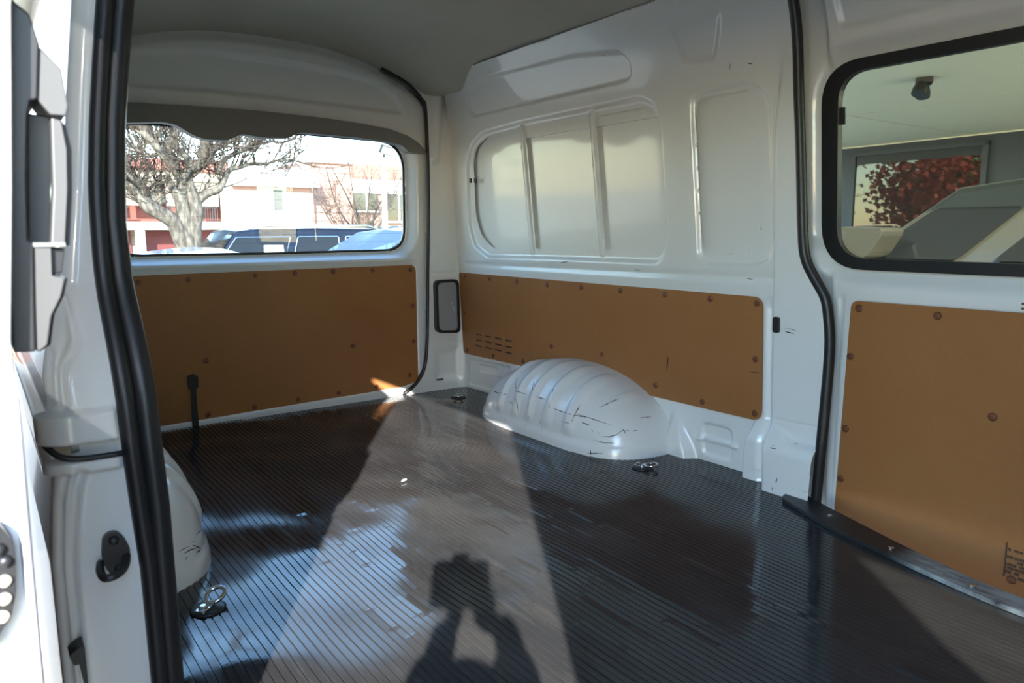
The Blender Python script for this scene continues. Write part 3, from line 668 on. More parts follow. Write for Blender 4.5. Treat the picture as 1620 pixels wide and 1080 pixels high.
b.add([(float(i_(z, SL))+.010, float(np.interp(z, pz, py_))-.006, z) for z in zz] + [(float(i_(z, SR))-.018, float(np.interp(z, pz, py_))-.004, z) for z in zz], [(k, k+1, 61+k, 60+k) for k in range(59)])
tag(b.build('trim_3', SEAL, smooth=True), 'black rubber seal of the open near doorway', kind='structure')
sk = empty('door_striker', (.121, 1.13, .322)); tag(sk, 'black door striker with a thick wire loop on the white near door pillar', 'striker')
oc = rounded([(.109, .349), (.115, .356), (.127, .357), (.136, .345), (.142, .327), (.139, .312), (.131, .296), (.118, .293), (.110, .305), (.106, .325)], .006, 3)
MB().prism(oc, plane_y(1.119), 0, .014).build('plate', BLACK, sk, bevel=.002)
b = MB(); b.tube(spline([(.137, 1.122, .318), (.130, 1.096, .313), (.117, 1.084, .309), (.104, 1.086, .308), (.101, 1.104, .312), (.104, 1.122, .316)], 5), .0055, 8); b.build('loop', BLACK, sk, smooth=True)
for p in ((.122, .345), (.126, .302)):
    b = MB(); b.lathe([(.007, 0), (.006, .003), (.002, .0045)], (p[0], 1.119, p[1]), (0, -1, 0), 12); b.build('bolt', BLACK, sk, smooth=True)
MB().prism(rounded([(.055, .204), (.066, .212), (.074, .214), (.074, .158), (.070, .150), (.066, .190), (.060, .188)], .003, 2), plane_y(1.10), 0, .03).build('door_buffer', BLACK, wl, bevel=.002)
# header over the near doorway, front pillar, and the cab ahead
MB().prism([(-.22, 1.0), (-.22, 1.62), (1.30, 1.62), (1.30, 1.14), (1.255, 1.14), (1.21, 1.17), (1.12, 1.215), (1.02, 1.250), (.80, 1.30), (.02, 1.31), (-.06, 1.29), (-.12, 1.22), (-.15, 1.12), (-.16, 1.0)], lambda a, b_, d: (.155+.4*max(0, b_-1.2)+d, a, b_), 0, .02).build('header_panel', WHITE, wl)
MB().box(.10, .16, -1.42, -.20, -.5, 1.62).build('front_pillar', WHITE, wl)
MB().prism([(-2.25, -.5), (-1.41, -.5), (-1.41, 1.62), (-2.25, 1.62)], lambda a, b_, d: (.07+d, a, b_), 0, .05, [[(-2.15, .55), (-1.50, .55), (-1.50, 1.15), (-1.60, 1.44), (-2.08, 1.44)]]).build('cab_side', WHITE, wl)  # unseen window opening, raised so the sun reaches the floor by the far step
MB().prism([(-2.2, .50), (-1.44, .50), (-1.44, 1.48), (-2.2, 1.48)], lambda a, b_, d: (.095+d, a, b_), 0, .004).build('cab_side_glass', SUN_DIM, wl)  # tint added only to dim the sun falling through this opening
MB().prism([(-2.25, -.5), (-.19, -.5), (-.19, 1.62), (-2.25, 1.62)], lambda a, b_, d: (1.96+d, a, b_), 0, .05).build('cab_side', WHITE, wall_right)
wf = MB().prism([(.05, -.5), (2.02, -.5), (2.02, 1.62), (.05, 1.62)], plane_y(-2.30), 0, .05).build('wall_front', BLACK)
tag(wf, 'dark partition at the front of the van', kind='structure')

# ---- the near sliding door, slid open along the outside
DX = [(-0.45, 0.0113), (0.3937, 0.0136), (0.5496, 0.0158), (0.6852, 0.0181), (0.8039, 0.0294), (0.9395, 0.0407), (1.1429, 0.0678), (1.3124, 0.1017)]
def dx(z): return float(i_(z, DX))
d3 = MB()
zs = [-.45, -.1, .239, .393, .55, .60]
prof = [(dx(z), z) for z in zs]; out_ = [(dx(z)-.085, z) for z in zs[::-1]]
d3.prism(prof+out_, lambda a, b_, d: (a, d, b_), .70, 1.90)
d3o = d3.build('door_3', WHITE, bevel=.004); tag(d3o, 'white near sliding door pushed open along the outside of the van', kind='structure')
zs = [.60, .685, .804, .94, 1.143, 1.30]
def post(y0, y1):
    MB().prism([(dx(z), z) for z in zs]+[(dx(z)-.055, z) for z in zs[::-1]], lambda a, b_, d: (a, d, b_), y0, y1).build('window_post', WHITE, d3o, bevel=.004)
post(.70, .80); post(1.80, 1.90)
MB().prism([(dx(1.18), 1.18), (dx(1.30), 1.30), (dx(1.30)-.055, 1.30), (dx(1.18)-.055, 1.18)], lambda a, b_, d: (a, d, b_), .80, 1.80).build('top_rail', WHITE, d3o)
MB().prism([(dx(z)-.03, z) for z in (.58, .68, .80, .94, 1.19)]+[(dx(z)-.034, z) for z in (1.19, .94, .80, .68, .58)], lambda a, b_, d: (a, d, b_), .78, 1.82).build('window_glass', PRIVACY, d3o)
MB().tube([(dx(z)-.002, .6965, z) for z in (-.40, 0, .239, .393, .47, .55, .64)], .0042, 8).build('edge_strip', LAMPC, d3o, smooth=True)
MB().prism([(.84, -.35), (1.84, -.35), (1.84, .52), (.84, .52)], lambda a, b_, d: (.0145+d, a, b_), -.004, .0035).build('door_board', BOARD, d3o)
HB = [(0.0411, 0.9607), (0.0437, 0.9487), (0.0527, 0.9416), (0.0553, 0.9325), (0.058, 0.9186), (0.0534, 0.8762), (0.0481, 0.8738), (0.0457, 0.8648), (0.0396, 0.8041), (0.0371, 0.7647), (0.0407, 0.7616), (0.0373, 0.712), (0.0348, 0.6721), (0.0195, 0.6727), (0.0224, 0.7537), (0.0299, 0.8528)]
HX = lambda a, b_, d: (a, d, b_)
hd = MB().prism(HB, HX, .723, .85).build('door_handle', BLACK, d3o, bevel=.0015)
HP = {'upper_cap': ([(0.0579, 0.9176), (0.0722, 0.9019), (0.0746, 0.8722), (0.0723, 0.8649), (0.0614, 0.8649), (0.053, 0.8762)], GREY_SHADED, .726, .79),
      'handle_well': ([(0.0476, 0.8679), (0.064, 0.8664), (0.0542, 0.7604), (0.0393, 0.7606)], SEAL, .750, .81),
      'lever_edge': ([(0.0678, 0.8638), (0.0723, 0.8581), (0.0751, 0.8383), (0.0729, 0.8049), (0.0672, 0.7587), (0.0529, 0.7576), (0.065, 0.8046)], BLACK, .735, .78),
      'lever': ([(0.0616, 0.8624), (0.0684, 0.8607), (0.0705, 0.8383), (0.0683, 0.8049), (0.0628, 0.7603), (0.0529, 0.7594), (0.0584, 0.8046)], GREY_SHADED, .725, .75),
      'catch': ([(0.0527, 0.7578), (0.0629, 0.7566), (0.0594, 0.7361), (0.0516, 0.7344)], SEAL, .732, .78),
      'lower_cap_edge': ([(0.0527, 0.7305), (0.0633, 0.7319), (0.0593, 0.7162), (0.0511, 0.7007), (0.0463, 0.6751), (0.0373, 0.67), (0.0349, 0.6728)], BLACK, .735, .78),
      'lower_cap': ([(0.0405, 0.7595), (0.0527, 0.7578), (0.0516, 0.7344), (0.0609, 0.7319), (0.0565, 0.7162), (0.0484, 0.7007), (0.0437, 0.6771), (0.037, 0.6719), (0.0349, 0.6737)], GREY_SHADED, .726, .78)}
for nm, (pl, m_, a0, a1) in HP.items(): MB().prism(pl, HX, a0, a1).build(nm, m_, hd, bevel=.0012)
MB().box(.040, .0633, .724, .745, .7584, .7615).build('chrome_bar', STEEL, hd)
cp = MB().prism(rounded([(-0.0339, 0.5203), (-0.0136, 0.535), (-0.0037, 0.5442), (0.0006, 0.5358), (0.0049, 0.5272), (0.0051, 0.5109), (0.0028, 0.4844), (-0.0024, 0.4641), (-0.008, 0.4578), (-0.0181, 0.44), (-0.0339, 0.4423)], .003, 3), HX, .684, .702).build('contact_block', BLACK, d3o, bevel=.002)
for (x, z), m_ in zip([(-0.0034, 0.4973), (-0.0047, 0.4826), (-0.0073, 0.4683), (-0.005, 0.5237), (-0.0015, 0.5129), (-0.0158, 0.4843), (-0.0158, 0.4988)], (CREAM, CREAM, CREAM, BLACK, BLACK, CREAM, CREAM)):
    b = MB(); b.lathe([(.0052, 0), (.0048, .003), (.0018, .0045)], (x, .684, z), (0, -1, 0), 14); b.build('contact', m_, cp, smooth=True)

# ================================================================ OUTSIDE
def gz(y): return -.72 if y < 4 else (-1.12 if y > 8 else -.72-.40*(y-4)/4)
gv = []; gf = []; ys = [-40, -2, 4, 6, 8, 30, 120]; xs_ = [-60, -6, 0, 3, 8, 14, 70]
for y in ys:
    for x in xs_: gv.append((x, y, gz(y)))
n_x = len(xs_)
for i in range(len(ys)-1):
    for j in range(n_x-1): gf.append((i*n_x+j, i*n_x+j+1, (i+1)*n_x+j+1, (i+1)*n_x+j))
tag(obj('ground', gv, gf, GROUNDM), 'grey asphalt of the car yard', kind='structure')

tag(MB().box(2.6, 12.2, -7, 10, -.73, -.715).build('bounce_slab', BOUNCE), 'unseen pale slab added to bounce light up to the soffit', kind='structure')  # unseen light slab, added to throw daylight up at the soffit
# ---- cars (local x = forwards, y = sideways, z = up)
def car(name, label, paint_m, loc, heading, L, W, H, belt, hood, xf, xr, xq, xb, pillars, rails=False, chrome=False, glass_m=None, sticker=None, mir=True):
    e = empty(name, loc, 0); tag(e, label, 'car')
    XF[0] = Matrix.Translation(loc) @ Matrix.Rotation(heading, 4, 'Z'); G = glass_m or DARKGLASS
    # lower body: lengthwise profile lofted across the width, rounded at the shoulders
    pr = [(-L/2+.10, .30), (-L/2, .55), (-L/2+.02, belt-.12), (-L/2+.12, belt), (xb, belt), (xf, belt), (xf+.25, hood+.03), (L/2-.35, hood-.06), (L/2-.08, hood-.20), (L/2, .60), (L/2-.05, .32)]
    rows = [(-W/2+.02, .93, .0), (-W/2, 1.0, -.05), (-W/2+.06, 1.0, 0), (-W/4, 1.0, .015), (0, 1.0, .02), (W/4, 1.0, .015), (W/2-.06, 1.0, 0), (W/2, 1.0, -.05), (W/2-.02, .93, 0)]
    v = []; n = len(pr)
    for y, s, dz in rows:
        for (x, z) in pr: v.append((x*(.985 if s < 1 else 1), y, z*(1 if z < belt-.2 else s) + (dz if z > belt-.2 else 0)))
    f = [(i*n+k, i*n+(k+1) % n, (i+1)*n+(k+1) % n, (i+1)*n+k) for i in range(len(rows)-1) for k in range(n)] + [tuple(range(n)), tuple((len(rows)-1)*n+k for k in range(n-1, -1, -1))]
    MB().add(v, f).build('body', paint_m, e, smooth=False, bevel=.02)
    wb, wt = W/2*.95, W/2*.76
    gb = [(xb, belt-.02), (xf, belt-.02), (xr, H-.03), (xr-.25, H), ((xr+xq)/2, H+.015), (xq+.2, H-.005), (xq, H-.06)]
    def side(x, z): return wb+(wt-wb)*min(1, max(0, (z-belt)/(H-belt)))
    v = [(x, -side(x, z), z) for x, z in gb]+[(x, 0, z+(.03 if z > H-.1 else 0)) for x, z in gb]+[(x, side(x, z), z) for x, z in gb]; n = len(gb)
    f = [(i*n+k, i*n+(k+1) % n, (i+1)*n+(k+1) % n, (i+1)*n+k) for i in range(2) for k in range(n)]+[tuple(range(n)), tuple(2*n+k for k in range(n-1, -1, -1))]
    cab = MB().add(v, f).build('roof', paint_m, e, bevel=.03)
    def gx(t, z):   # x along the belt at height z for lengthwise fraction t
        a = (z-belt)/(H-belt); return (xb+(xq-xb)*a)*(1-t)+(xf+(xr-xf)*a)*t
    z0, z1 = belt+.02, H-.12
    for sgn in (-1, 1):
        for a, b_ in zip(pillars[:-1], pillars[1:]):
            q = [(gx(a+.02, z0), z0), (gx(b_-.02, z0), z0), (gx(b_-.025, z1), z1), (gx(a+.02, z1), z1)]
            q = rounded(q, .03, 3)
            MB().prism(q, lambda x, z, d: (x, sgn*(side(x, z)+d), z), .002, .010).build('side_window', G, cab)
            if chrome:
                c_ = [(x, sgn*(side(x, z)+.010), z) for x, z in q]; MB().tube(c_, .007, 5, closed=True).build('chrome_surround', CHROME, cab)
        if mir:
            b = MB(); b.prism(rounded([(xf-.22, belt+.02), (xf-.30, belt+.16), (xf-.08, belt+.17), (xf-.02, belt+.06)], .04, 3), lambda x, z, d: (x, sgn*(W/2+d), z), -.04, .16); b.build('mirror', paint_m, e, bevel=.02)
        if rails:
            zt = H+.05
            MB().tube([(xq+.15, sgn*wt*.93, H-.02), (xq+.35, sgn*wt*.93, zt), (xr-.45, sgn*wt*.93, zt+.01), (xr-.2, sgn*wt*.93, H-.02)], .022, 6).build('roof_rail', CHROME if chrome else BLACK, cab)
    ws = [(xf-.02, -wb*.9), (xf-.02, wb*.9), (xr+.02, wt*.9), (xr+.02, -wt*.9)]
    def wpt(x, y, d):
        a = (xf-x)/max(1e-3, xf-xr); z = belt-.01+(H-.05-belt)*a; return (x+.9*d+.012, y, z+.6*d+.012)
    MB().prism(ws, wpt, 0, .008).build('windscreen', G if glass_m else DARKGLASS, cab)
    rb = [(xb+.01, -wb*.85), (xb+.01, wb*.85), (xq-.01, wt*.85), (xq-.01, -wt*.85)]
    def rpt(x, y, d):
        a = (x-xb)/max(1e-3, xq-xb); z = belt+.02+(H-.10-belt)*a; return (x-d-.012, y, z+.3*d)
    MB().prism(rb, rpt, 0, .008).build('rear_window', DARKGLASS, cab)
    for sx in (-L*.30, L*.31):
        for sgn in (-1, 1):
            b = MB(); b.lathe([(.20, -.11), (.33, -.11), (.345, -.06), (.345, .06), (.33, .11), (.20, .11)], (sx, sgn*(W/2-.10), .345), (0, 1, 0), 20); w = b.build('wheel', TYRE, e, smooth=False)
            b = MB(); b.lathe([(.21, -.115), (.20, .115)], (sx, sgn*(W/2-.10), .345), (0, 1, 0), 20); b.build('rim', ALU, w)
    for sgn in (-1, 1):
        MB().box(L/2-.12, L/2+.005, sgn*W*.33-.18, sgn*W*.33+.18, hood-.32, hood-.18).build('headlight', CHROME, e, bevel=.02)
        MB().box(-L/2-.005, -L/2+.06, sgn*W*.38-.11, sgn*W*.38+.11, belt-.38, belt-.12).build('tail_light', GARAGE, e, bevel=.02)
    if sticker:
        x_, z_ = sticker
        for sgn in (-1, 1): MB().prism([(x_-.16, z_-.15), (x_+.16, z_-.15), (x_+.14, z_+.17), (x_-.17, z_+.17)], lambda x, z, d: (x, sgn*(side(x, z)+d), z), .012, .015).build('window_sticker', PAPER, cab)
    XF[0] = None
    return e
PI = math.pi
car('sport_utility_car', 'navy blue four-wheel drive with silver roof rails and chrome window frames, parked behind the van', NAVY, (3.95, 12.6, -1.12), PI, 4.9, 1.95, 1.92, 1.18, 1.10, 1.20, .62, -1.95, -2.25, (.0, .20, .34, .64, 1.0), rails=True, chrome=True, sticker=(.10, 1.50))
car('hatchback_car', 'dark blue car with sky-lit windscreen at the right end of the tailgate window', CARBLUE, (4.12, 6.95, -.98), PI, 4.4, 1.8, 1.76, 1.16, 1.08, 1.72, .70, -1.45, -2.0, (.0, .30, .62, 1.0))
car('saloon_car', 'low pale silver car, at the foot of the bare tree', CARSILVER, (2.25, 9.7, -1.12), PI, 4.5, 1.8, 1.66, 1.18, 1.10, 1.25, .58, -.45, -1.2, (.0, .30, .62, 1.0))
car('small_car', 'small dark car far off beside the light pole', CARBLACK, (12.0, 24.0, -1.12), PI, 4.2, 1.75, 2.02, 1.3, 1.2, 1.1, .5, -.9, -1.5, (.0, .30, .62, 1.0))
car('wagon_car', 'dark car parked outside the side window under the cream soffit', CARGREY, (4.40, .55, -.72), PI/2+.02, 4.7, 1.9, 1.70, 1.33, 1.28, 1.48, 1.05, -1.9, -2.2, (.0, .22, .45, .845, 1.0), rails=False)

# ---- bare trees
def limb_tube(b, pts, r0, r1, n=7):
    P = spline(pts, 4); b.tube(P, [r0+(r1-r0)*k/(len(P)-1) for k in range(len(P))], n); return P
def twigs(b, P, r, n, rs, length, level, up=.25):
    for k in range(n):
        i = rs.randrange(int(len(P)*.25), len(P)); p = Vector(P[i]); t = (Vector(P[min(i+1, len(P)-1)])-Vector(P[max(i-1, 0)])).normalized()
        d = (t*.7 + Vector((rs.uniform(-1, 1), rs.uniform(-1, 1), rs.uniform(-.7, 1)+up))).normalized(); L = length*rs.uniform(.5, 1.2)
        q = [p]
        for s in range(4):
            d = (d+Vector((rs.uniform(-.35, .35), rs.uniform(-.35, .35), rs.uniform(-.25, .40)))).normalized(); q.append(q[-1]+d*L/4)
        b.tube(q, [r*(1-.2*s) for s in range(5)], 4, cap=False)
        if level > 0: twigs(b, q, r*.6, 4, rs, length*.6, level-1, up)
LIMBS = [
 ([(3.377, 0.389), (3.204, 0.9), (3.016, 1.072), (2.735, 1.24), (2.654, 1.445), (2.501, 1.621), (2.369, 1.744), (2.128, 1.885), (1.871, 2.047), (1.309, 2.472), (0.476, 3.305)], 0.166, 0.036),
 ([(3.428, -1.574), (3.428, 0.44), (3.408, 0.712), (3.372, 1.142), (3.314, 1.407), (3.224, 1.564), (3.082, 1.847)], 0.21, 0.059),
 ([(3.519, 0.365), (3.547, 0.873), (3.603, 1.144), (3.55, 1.519), (3.513, 1.731), (3.578, 1.946), (3.82, 2.09), (3.966, 2.338), (4.243, 2.515), (4.608, 2.729), (4.983, 2.949), (5.831, 3.781)], 0.144, 0.036),
 ([(3.621, 1.333), (3.809, 1.499), (4.026, 1.585), (4.113, 1.697), (4.291, 1.976), (4.486, 2.039), (4.769, 2.135), (4.995, 2.131), (5.288, 2.216), (5.643, 2.205)], 0.083, 0.018),
 ([(3.372, 1.142), (3.379, 1.621), (3.353, 1.805), (3.229, 2.01), (3.023, 2.233), (2.87, 2.454), (2.691, 2.62), (2.466, 2.728), (2.155, 2.827), (1.428, 3.424)], 0.111, 0.036),
 ([(3.032, 1.296), (2.96, 1.504), (2.969, 1.739)], 0.077, 0.059),
 ([(3.007, 1.296), (2.821, 1.436), (2.62, 1.637), (2.4, 1.846), (2.169, 2.137), (1.785, 2.948)], 0.077, 0.024),
 ([(3.357, 1.673), (3.537, 2.09), (3.327, 2.354), (3.299, 2.663), (3.196, 2.963), (3.1, 3.336), (2.856, 4.852), (3.213, 6.28)], 0.077, 0.024),
 ([(3.578, 1.946), (3.799, 2.169), (3.899, 2.427), (3.967, 2.764), (4.178, 3.205), (4.369, 3.726), (4.998, 4.971), (5.236, 6.518)], 0.089, 0.024),
 ([(4.046, 1.912), (4.223, 2.19), (4.447, 2.311), (4.73, 2.436), (5.076, 2.568), (5.515, 2.624), (6.307, 3.186)], 0.05, 0.014),
 ([(3.023, 2.233), (2.777, 2.169), (2.555, 2.359), (2.449, 2.503)], 0.039, 0.014),
 ([(2.87, 2.454), (2.869, 2.784), (2.779, 3.179), (2.697, 3.666), (2.023, 5.09), (1.785, 6.518)], 0.077, 0.024),
 ([(3.229, 2.01), (3.21, 2.45), (3.539, 2.888), (3.673, 3.392), (3.664, 4.033), (3.927, 5.804), (3.689, 7.232)], 0.077, 0.024),
 ([(2.466, 2.728), (1.666, 3.662), (1.071, 4.852), (0.238, 5.804)], 0.055, 0.024),
 ([(4.608, 2.729), (5.474, 4.138), (6.426, 5.09)], 0.044, 0.018),
 ([(3.799, 2.169), (4.165, 3.9), (3.689, 5.566), (4.284, 7.232), (5.474, 8.184), (5.95, 9.85)], 0.122, 0.048), ([(2.87, 2.454), (2.261, 4.138), (2.618, 5.804), (1.904, 7.47), (2.38, 9.612)], 0.111, 0.048),
 ([(3.986, 6.399), (3.094, 7.708), (3.451, 8.898), (2.975, 10.326)], 0.077, 0.036), ([(4.983, 2.949), (6.188, 5.09), (6.664, 6.994), (7.854, 8.66)], 0.089, 0.036), ([(2.321, 4.495), (1.071, 6.28), (0.357, 8.422)], 0.077, 0.036)]
rs = random.Random(11)
tr = empty('bare_tree', (3.43, 15.5, -1.12)); tag(tr, 'large leafless tree with a thick forked grey trunk, behind the tailgate window', 'tree')
tw = MB()
for k, (pl, r0, r1) in enumerate(LIMBS):
    ph = rs.uniform(0, 6); n = len(pl)
    pts = [(x, 15.5+(math.sin(ph+j*.9)*.12*min(1, j/3) if k != 1 else 0), z) for j, (x, z) in enumerate(pl)]
    b = MB(); P = limb_tube(b, pts, r0, r1, 8); b.build('trunk' if k == 1 else 'branch', BARK, tr, smooth=True)
    low = [p for p in P if p.z < 3.6]
    if k != 1 and len(low) > 6: twigs(tw, low, .019, int(7+len(low)*.75), rs, .9, 2)
    if len(low) < len(P)-4: twigs(tw, P[len(low):], .018, 5, rs, .9, 1)
tag(tw.build('twigs', TWIG, tr), kind='stuff')
t2r = empty('small_bare_tree', (9.8, 21, -1.12)); tag(t2r, 'thin leafless tree in front of the pink house, by the light pole', 'tree')
tw = MB()
for k in range(7):
    a = k*.9; pts = [(9.8, 21, -1.1), (9.8+.15*math.cos(a), 21+.1*math.sin(a), .3), (9.8+.9*math.cos(a)*rs.uniform(.6, 1.2), 21+.5*math.sin(a), 1.4), (9.8+1.9*math.cos(a)*rs.uniform(.6, 1.2), 21+.8*math.sin(a), rs.uniform(2.0, 3.4))]
    b = MB(); P = limb_tube(b, pts, .05, .012, 6); b.build('branch', TWIG, t2r, smooth=True); twigs(tw, P, .010, 12, rs, .7, 2)
tag(tw.build('twigs', TWIG, t2r), kind='stuff')
t3r = empty('shrub', (11.9, 27, -1.12)); tag(t3r, 'tangled leafless shrub before the dark window of the pink house', 'shrub')
tw = MB()
for k in range(9):
    a = k*.7; pts = [(11.9, 27, -1.1), (11.9+.5*math.cos(a), 27+.2*math.sin(a), .5), (11.9+1.5*math.cos(a), 27+.4*math.sin(a), rs.uniform(1.3, 2.3))]
    b = MB(); P = limb_tube(b, pts, .05, .012, 5); b.build('branch', TWIG, t3r, smooth=True); twigs(tw, P, .010, 12, rs, .8, 2)
tag(tw.build('twigs', TWIG, t3r), kind='stuff')
# an autumn tree across the yard, seen only as a reflection in the shop window
t4 = empty('autumn_tree', (-3.2, 15.0, -1.12)); tag(t4, 'red and olive autumn tree across the yard, mirrored in the dark shop window', 'tree')
b = MB(); b.tube([(-3.2, 15, -1.1), (-3.15, 15, .6), (-3.2, 15.1, 2.2)], [.14, .11, .06], 8); b.build('trunk', BARK, t4, smooth=True)
for m_, cx, cnt in ((LEAFR, -2.6, 2600), (LEAFG, -4.2, 3600)):
    b = MB()
    for k in range(cnt):
        p = Vector((cx, 15, 1.9))+Vector((rs.gauss(0, .75), rs.gauss(0, .9), rs.gauss(0, 1.0))); u = Vector((rs.uniform(-1, 1), rs.uniform(-1, 1), rs.uniform(-1, 1))).normalized()*.12; w_ = u.orthogonal().normalized()*.09
        b.add([p-u, p+w_, p+u, p-w_], [(0, 1, 2, 3)])
    tag(obj('foliage', b.v, b.f, m_, t4), kind='stuff')

# ---- light pole
lp = empty('light_pole', (7.9, 16, -1.12)); tag(lp, 'white steel pole with one square floodlight on top, right of the pink house', 'light pole')
b = MB(); b.tube([(7.9, 16, -1.12), (7.9, 16, 2.50)], [.07, .055], 12); b.build('pole', RENDER_W, lp, smooth=True)
b = MB(); b.tube([(7.9, 16, 2.40), (7.88, 15.9, 2.52)], .02, 6); b.build('bracket', BLACK, lp)
XF[0] = Matrix.Translation((7.90, 15.85, 2.60)) @ Matrix.Rotation(.35, 4, 'X') @ Matrix.Rotation(.25, 4, 'Y')
b = MB(); b.box(-.15, .15, -.04, .04, -.10, .10); fl_ = b.build('floodlight', BLACK, lp, bevel=.01); b = MB(); b.box(-.125, .125, -.045, -.038, -.08, .08); b.build('lens', BWIN, fl_); XF[0] = None

# ---- houses behind
h1 = empty('balcony_house', (7.2, 34, -1.12)); tag(h1, 'beige two-storey house with lattice screens and red tiled roof, behind the large bare tree', 'house')
def wbox(nm, m_, x0, x1, z0, z1, y0, y1, par, bev=0): return MB().box(x0, x1, y0, y1, z0, z1).build(nm, m_, par, bevel=bev)
wbox('wall', REDWALL, 1.0, 9.2, .9, 3.3, 34.9, 38, h1)
wbox('upper_wall', BEIGE, 1.0, 9.2, 2.86, 3.30, 33.9, 34.9, h1)
for k in range(16):
    wbox('roof_tile', TILE, 1.0+k*.52, 1.0+k*.52+.49, 3.25+.02*(k % 2), 3.75+.03*(k % 3), 33.7, 36, h1, .1)
for (x0, x1) in ((5.17, 6.50), (6.74, 8.85), (2.9, 4.9)):
    lt = wbox('lattice_screen', LATT, x0, x1, 1.83, 2.88, 34.0, 34.03, h1)
    b = MB(); k = 0
    while x0+k*.11 < x1: b.box(x0+k*.11, x0+k*.11+.025, 33.97, 34.0, 1.83, 2.88); k += 1
    for j in range(10): b.box(x0, x1, 33.96, 33.99, 1.85+j*.105, 1.87+j*.105)
    tag(b.build('lattice_bars', BEIGE, lt), kind='stuff')
for (x0, x1) in ((6.74, 7.7), (7.95, 8.8), (2.9, 5.3)):
    b = MB(); b.box(x0, x1, 33.95, 33.98, 1.76, 1.80); k = 0
    while x0+k*.10 < x1: b.box(x0+k*.10, x0+k*.10+.022, 33.95, 33.98, 1.18, 1.78); k += 1
    b.build('railing', IRON, h1)
wbox('balcony_slab', RENDER_W, 1.0, 10.3, .86, 1.18, 33.7, 35, h1); wbox('post', RENDER_W, 8.95, 9.2, 1.15, 2.9, 33.9, 34.1, h1)
for x0, x1 in ((5.47, 5.80), (9.18, 9.42), (3.0, 3.3)): wbox('column', RENDER_W, x0, x1, -1.12, .9, 33.8, 34.1, h1)
for x0, x1 in ((5.83, 7.10), (7.3, 8.9), (3.5, 5.42)): wbox('garage_door', GARAGE, x0, x1, -1.12, .80, 34.8, 34.9, h1)
wbox('back_wall', BEIGE, 1.0, 10.3, -1.12, .9, 34.9, 35.1, h1)
h2 = empty('white_house', (11, 33.5, -1.12)); tag(h2, 'white rendered building with a rounded white awning over one window', 'house')
wbox('wall', RENDER_W, 9.2, 12.85, -1.12, 2.85, 33.4, 37, h2)
b = MB(); b.prism(rounded([(32.9, 2.72), (32.9, 3.2), (33.2, 3.50), (36, 3.55), (36, 2.72)], [.05, .3, .3, 0, 0], 5), lambda a, c, d: (d, a, c), 9.16, 13.03); b.build('awning', RENDER_W, h2)
wbox('fascia', PINK, 9.3, 10.35, 2.55, 2.72, 33.36, 33.4, h2); wbox('fascia', PINK, 11.65, 13.0, 2.50, 2.72, 33.36, 33.4, h2)
w1 = wbox('window', BWIN, 10.38, 11.64, 1.61, 2.68, 33.36, 33.41, h2); wbox('pane', IRON, 11.05, 11.45, 1.68, 2.60, 33.35, 33.37, w1); wbox('frame_bar', RENDER_W, 10.98, 11.04, 1.61, 2.68, 33.33, 33.37, w1)
h3 = empty('pink_house', (15.5, 34, -1.12)); tag(h3, 'pink weatherboard house with dark windows, behind the light pole', 'house')
wbox('wall', PINK, 12.86, 24, -1.12, 3.95, 34.3, 38, h3)
for k in range(13): wbox('weatherboard', PINK, 12.86, 15.24, -1.0+k*.375, -1.0+k*.375+.35, 34.24+.0, 34.3, h3)
wbox('parapet', RENDER_W, 12.8, 15.3, 3.95, 4.10, 34.1, 38, h3); wbox('white_band', RENDER_W, 15.2, 24, 2.59, 3.28, 34.18, 34.3, h3); wbox('roof_band', TILE, 15.2, 24, 3.28, 3.97, 34.1, 34.3, h3)
for x0, x1, z0, z1 in ((15.26, 16.54, 1.75, 2.57), (16.91, 18.44, 1.23, 2.58), (19.2, 20.6, 1.3, 2.5)):
    w1 = wbox('window', SHOWGLASS, x0, x1, z0, z1, 34.2, 34.3, h3); wbox('window_frame', RENDER_W, (x0+x1)/2-.03, (x0+x1)/2+.03, z0, z1, 34.15, 34.2, w1); wbox('window_sill', RENDER_W, x0-.05, x1+.05, z0-.08, z0, 34.1, 34.3, w1)

# ---- showroom on the far side: cream soffit, charcoal wall, shop window, door
sh = empty('showroom', (12.3, 5.5, -.72)); tag(sh, 'showroom front with charcoal cladding, dark shop window and silver-framed doorway', 'building')
XF[0] = Matrix.Translation((12.25, 6.0, 0)) @ Matrix.Rotation(-.06, 4, 'Z')
MB().box(0, .3, -9, 3.2, -.8, 2.12).build('wall', SHOWW, sh)
MB().box(0, .3, -9, 8, 2.12, 4.5).build('upper_wall', SOFF, sh)
w1 = MB().box(-.03, .02, -1.05, 1.02, -.1, 1.98).build('shop_window', SHOWGLASS, sh)
for y0, y1, z0, z1 in ((-1.10, -1.02, -.15, 2.02), (1.0, 1.06, -.15, 2.02), (-1.1, 1.06, 1.97, 2.03)): MB().box(-.06, .03, y0, y1, z0, z1).build('window_frame', SHOWW, w1)
dr = MB().box(-.02, .05, -6.2, -1.82, -.72, 1.90).build('doorway', INNERW, sh)
for y0, y1, z0, z1 in ((-1.83, -1.76, -.72, 1.97), (-6.2, -1.76, 1.90, 1.97)): MB().box(-.08, .03, y0, y1, z0, z1).build('door_frame', ALU, dr)
for y0 in (-3.05, -3.9): MB().box(-.06, .02, y0-.05, y0+.05, -.72, 1.90).build('mullion', SHOWW, dr)
MB().box(-.05, -.02, -3.0, -1.84, 1.60, 1.90).build('transom', SHOWGLASS, dr); MB().box(-.05, -.02, -2.1, -1.84, -.72, 1.60).build('door_leaf', SHOWGLASS, dr); MB().box(-.05, -.02, -3.85, -3.1, -.72, 1.75).build('door_leaf', SHOWGLASS, dr)
for z_ in (1.55, 1.05): MB().box(-.09, -.05, -1.95, -1.83, z_, z_+.10).build('hinge', ALU, dr)
XF[0] = None
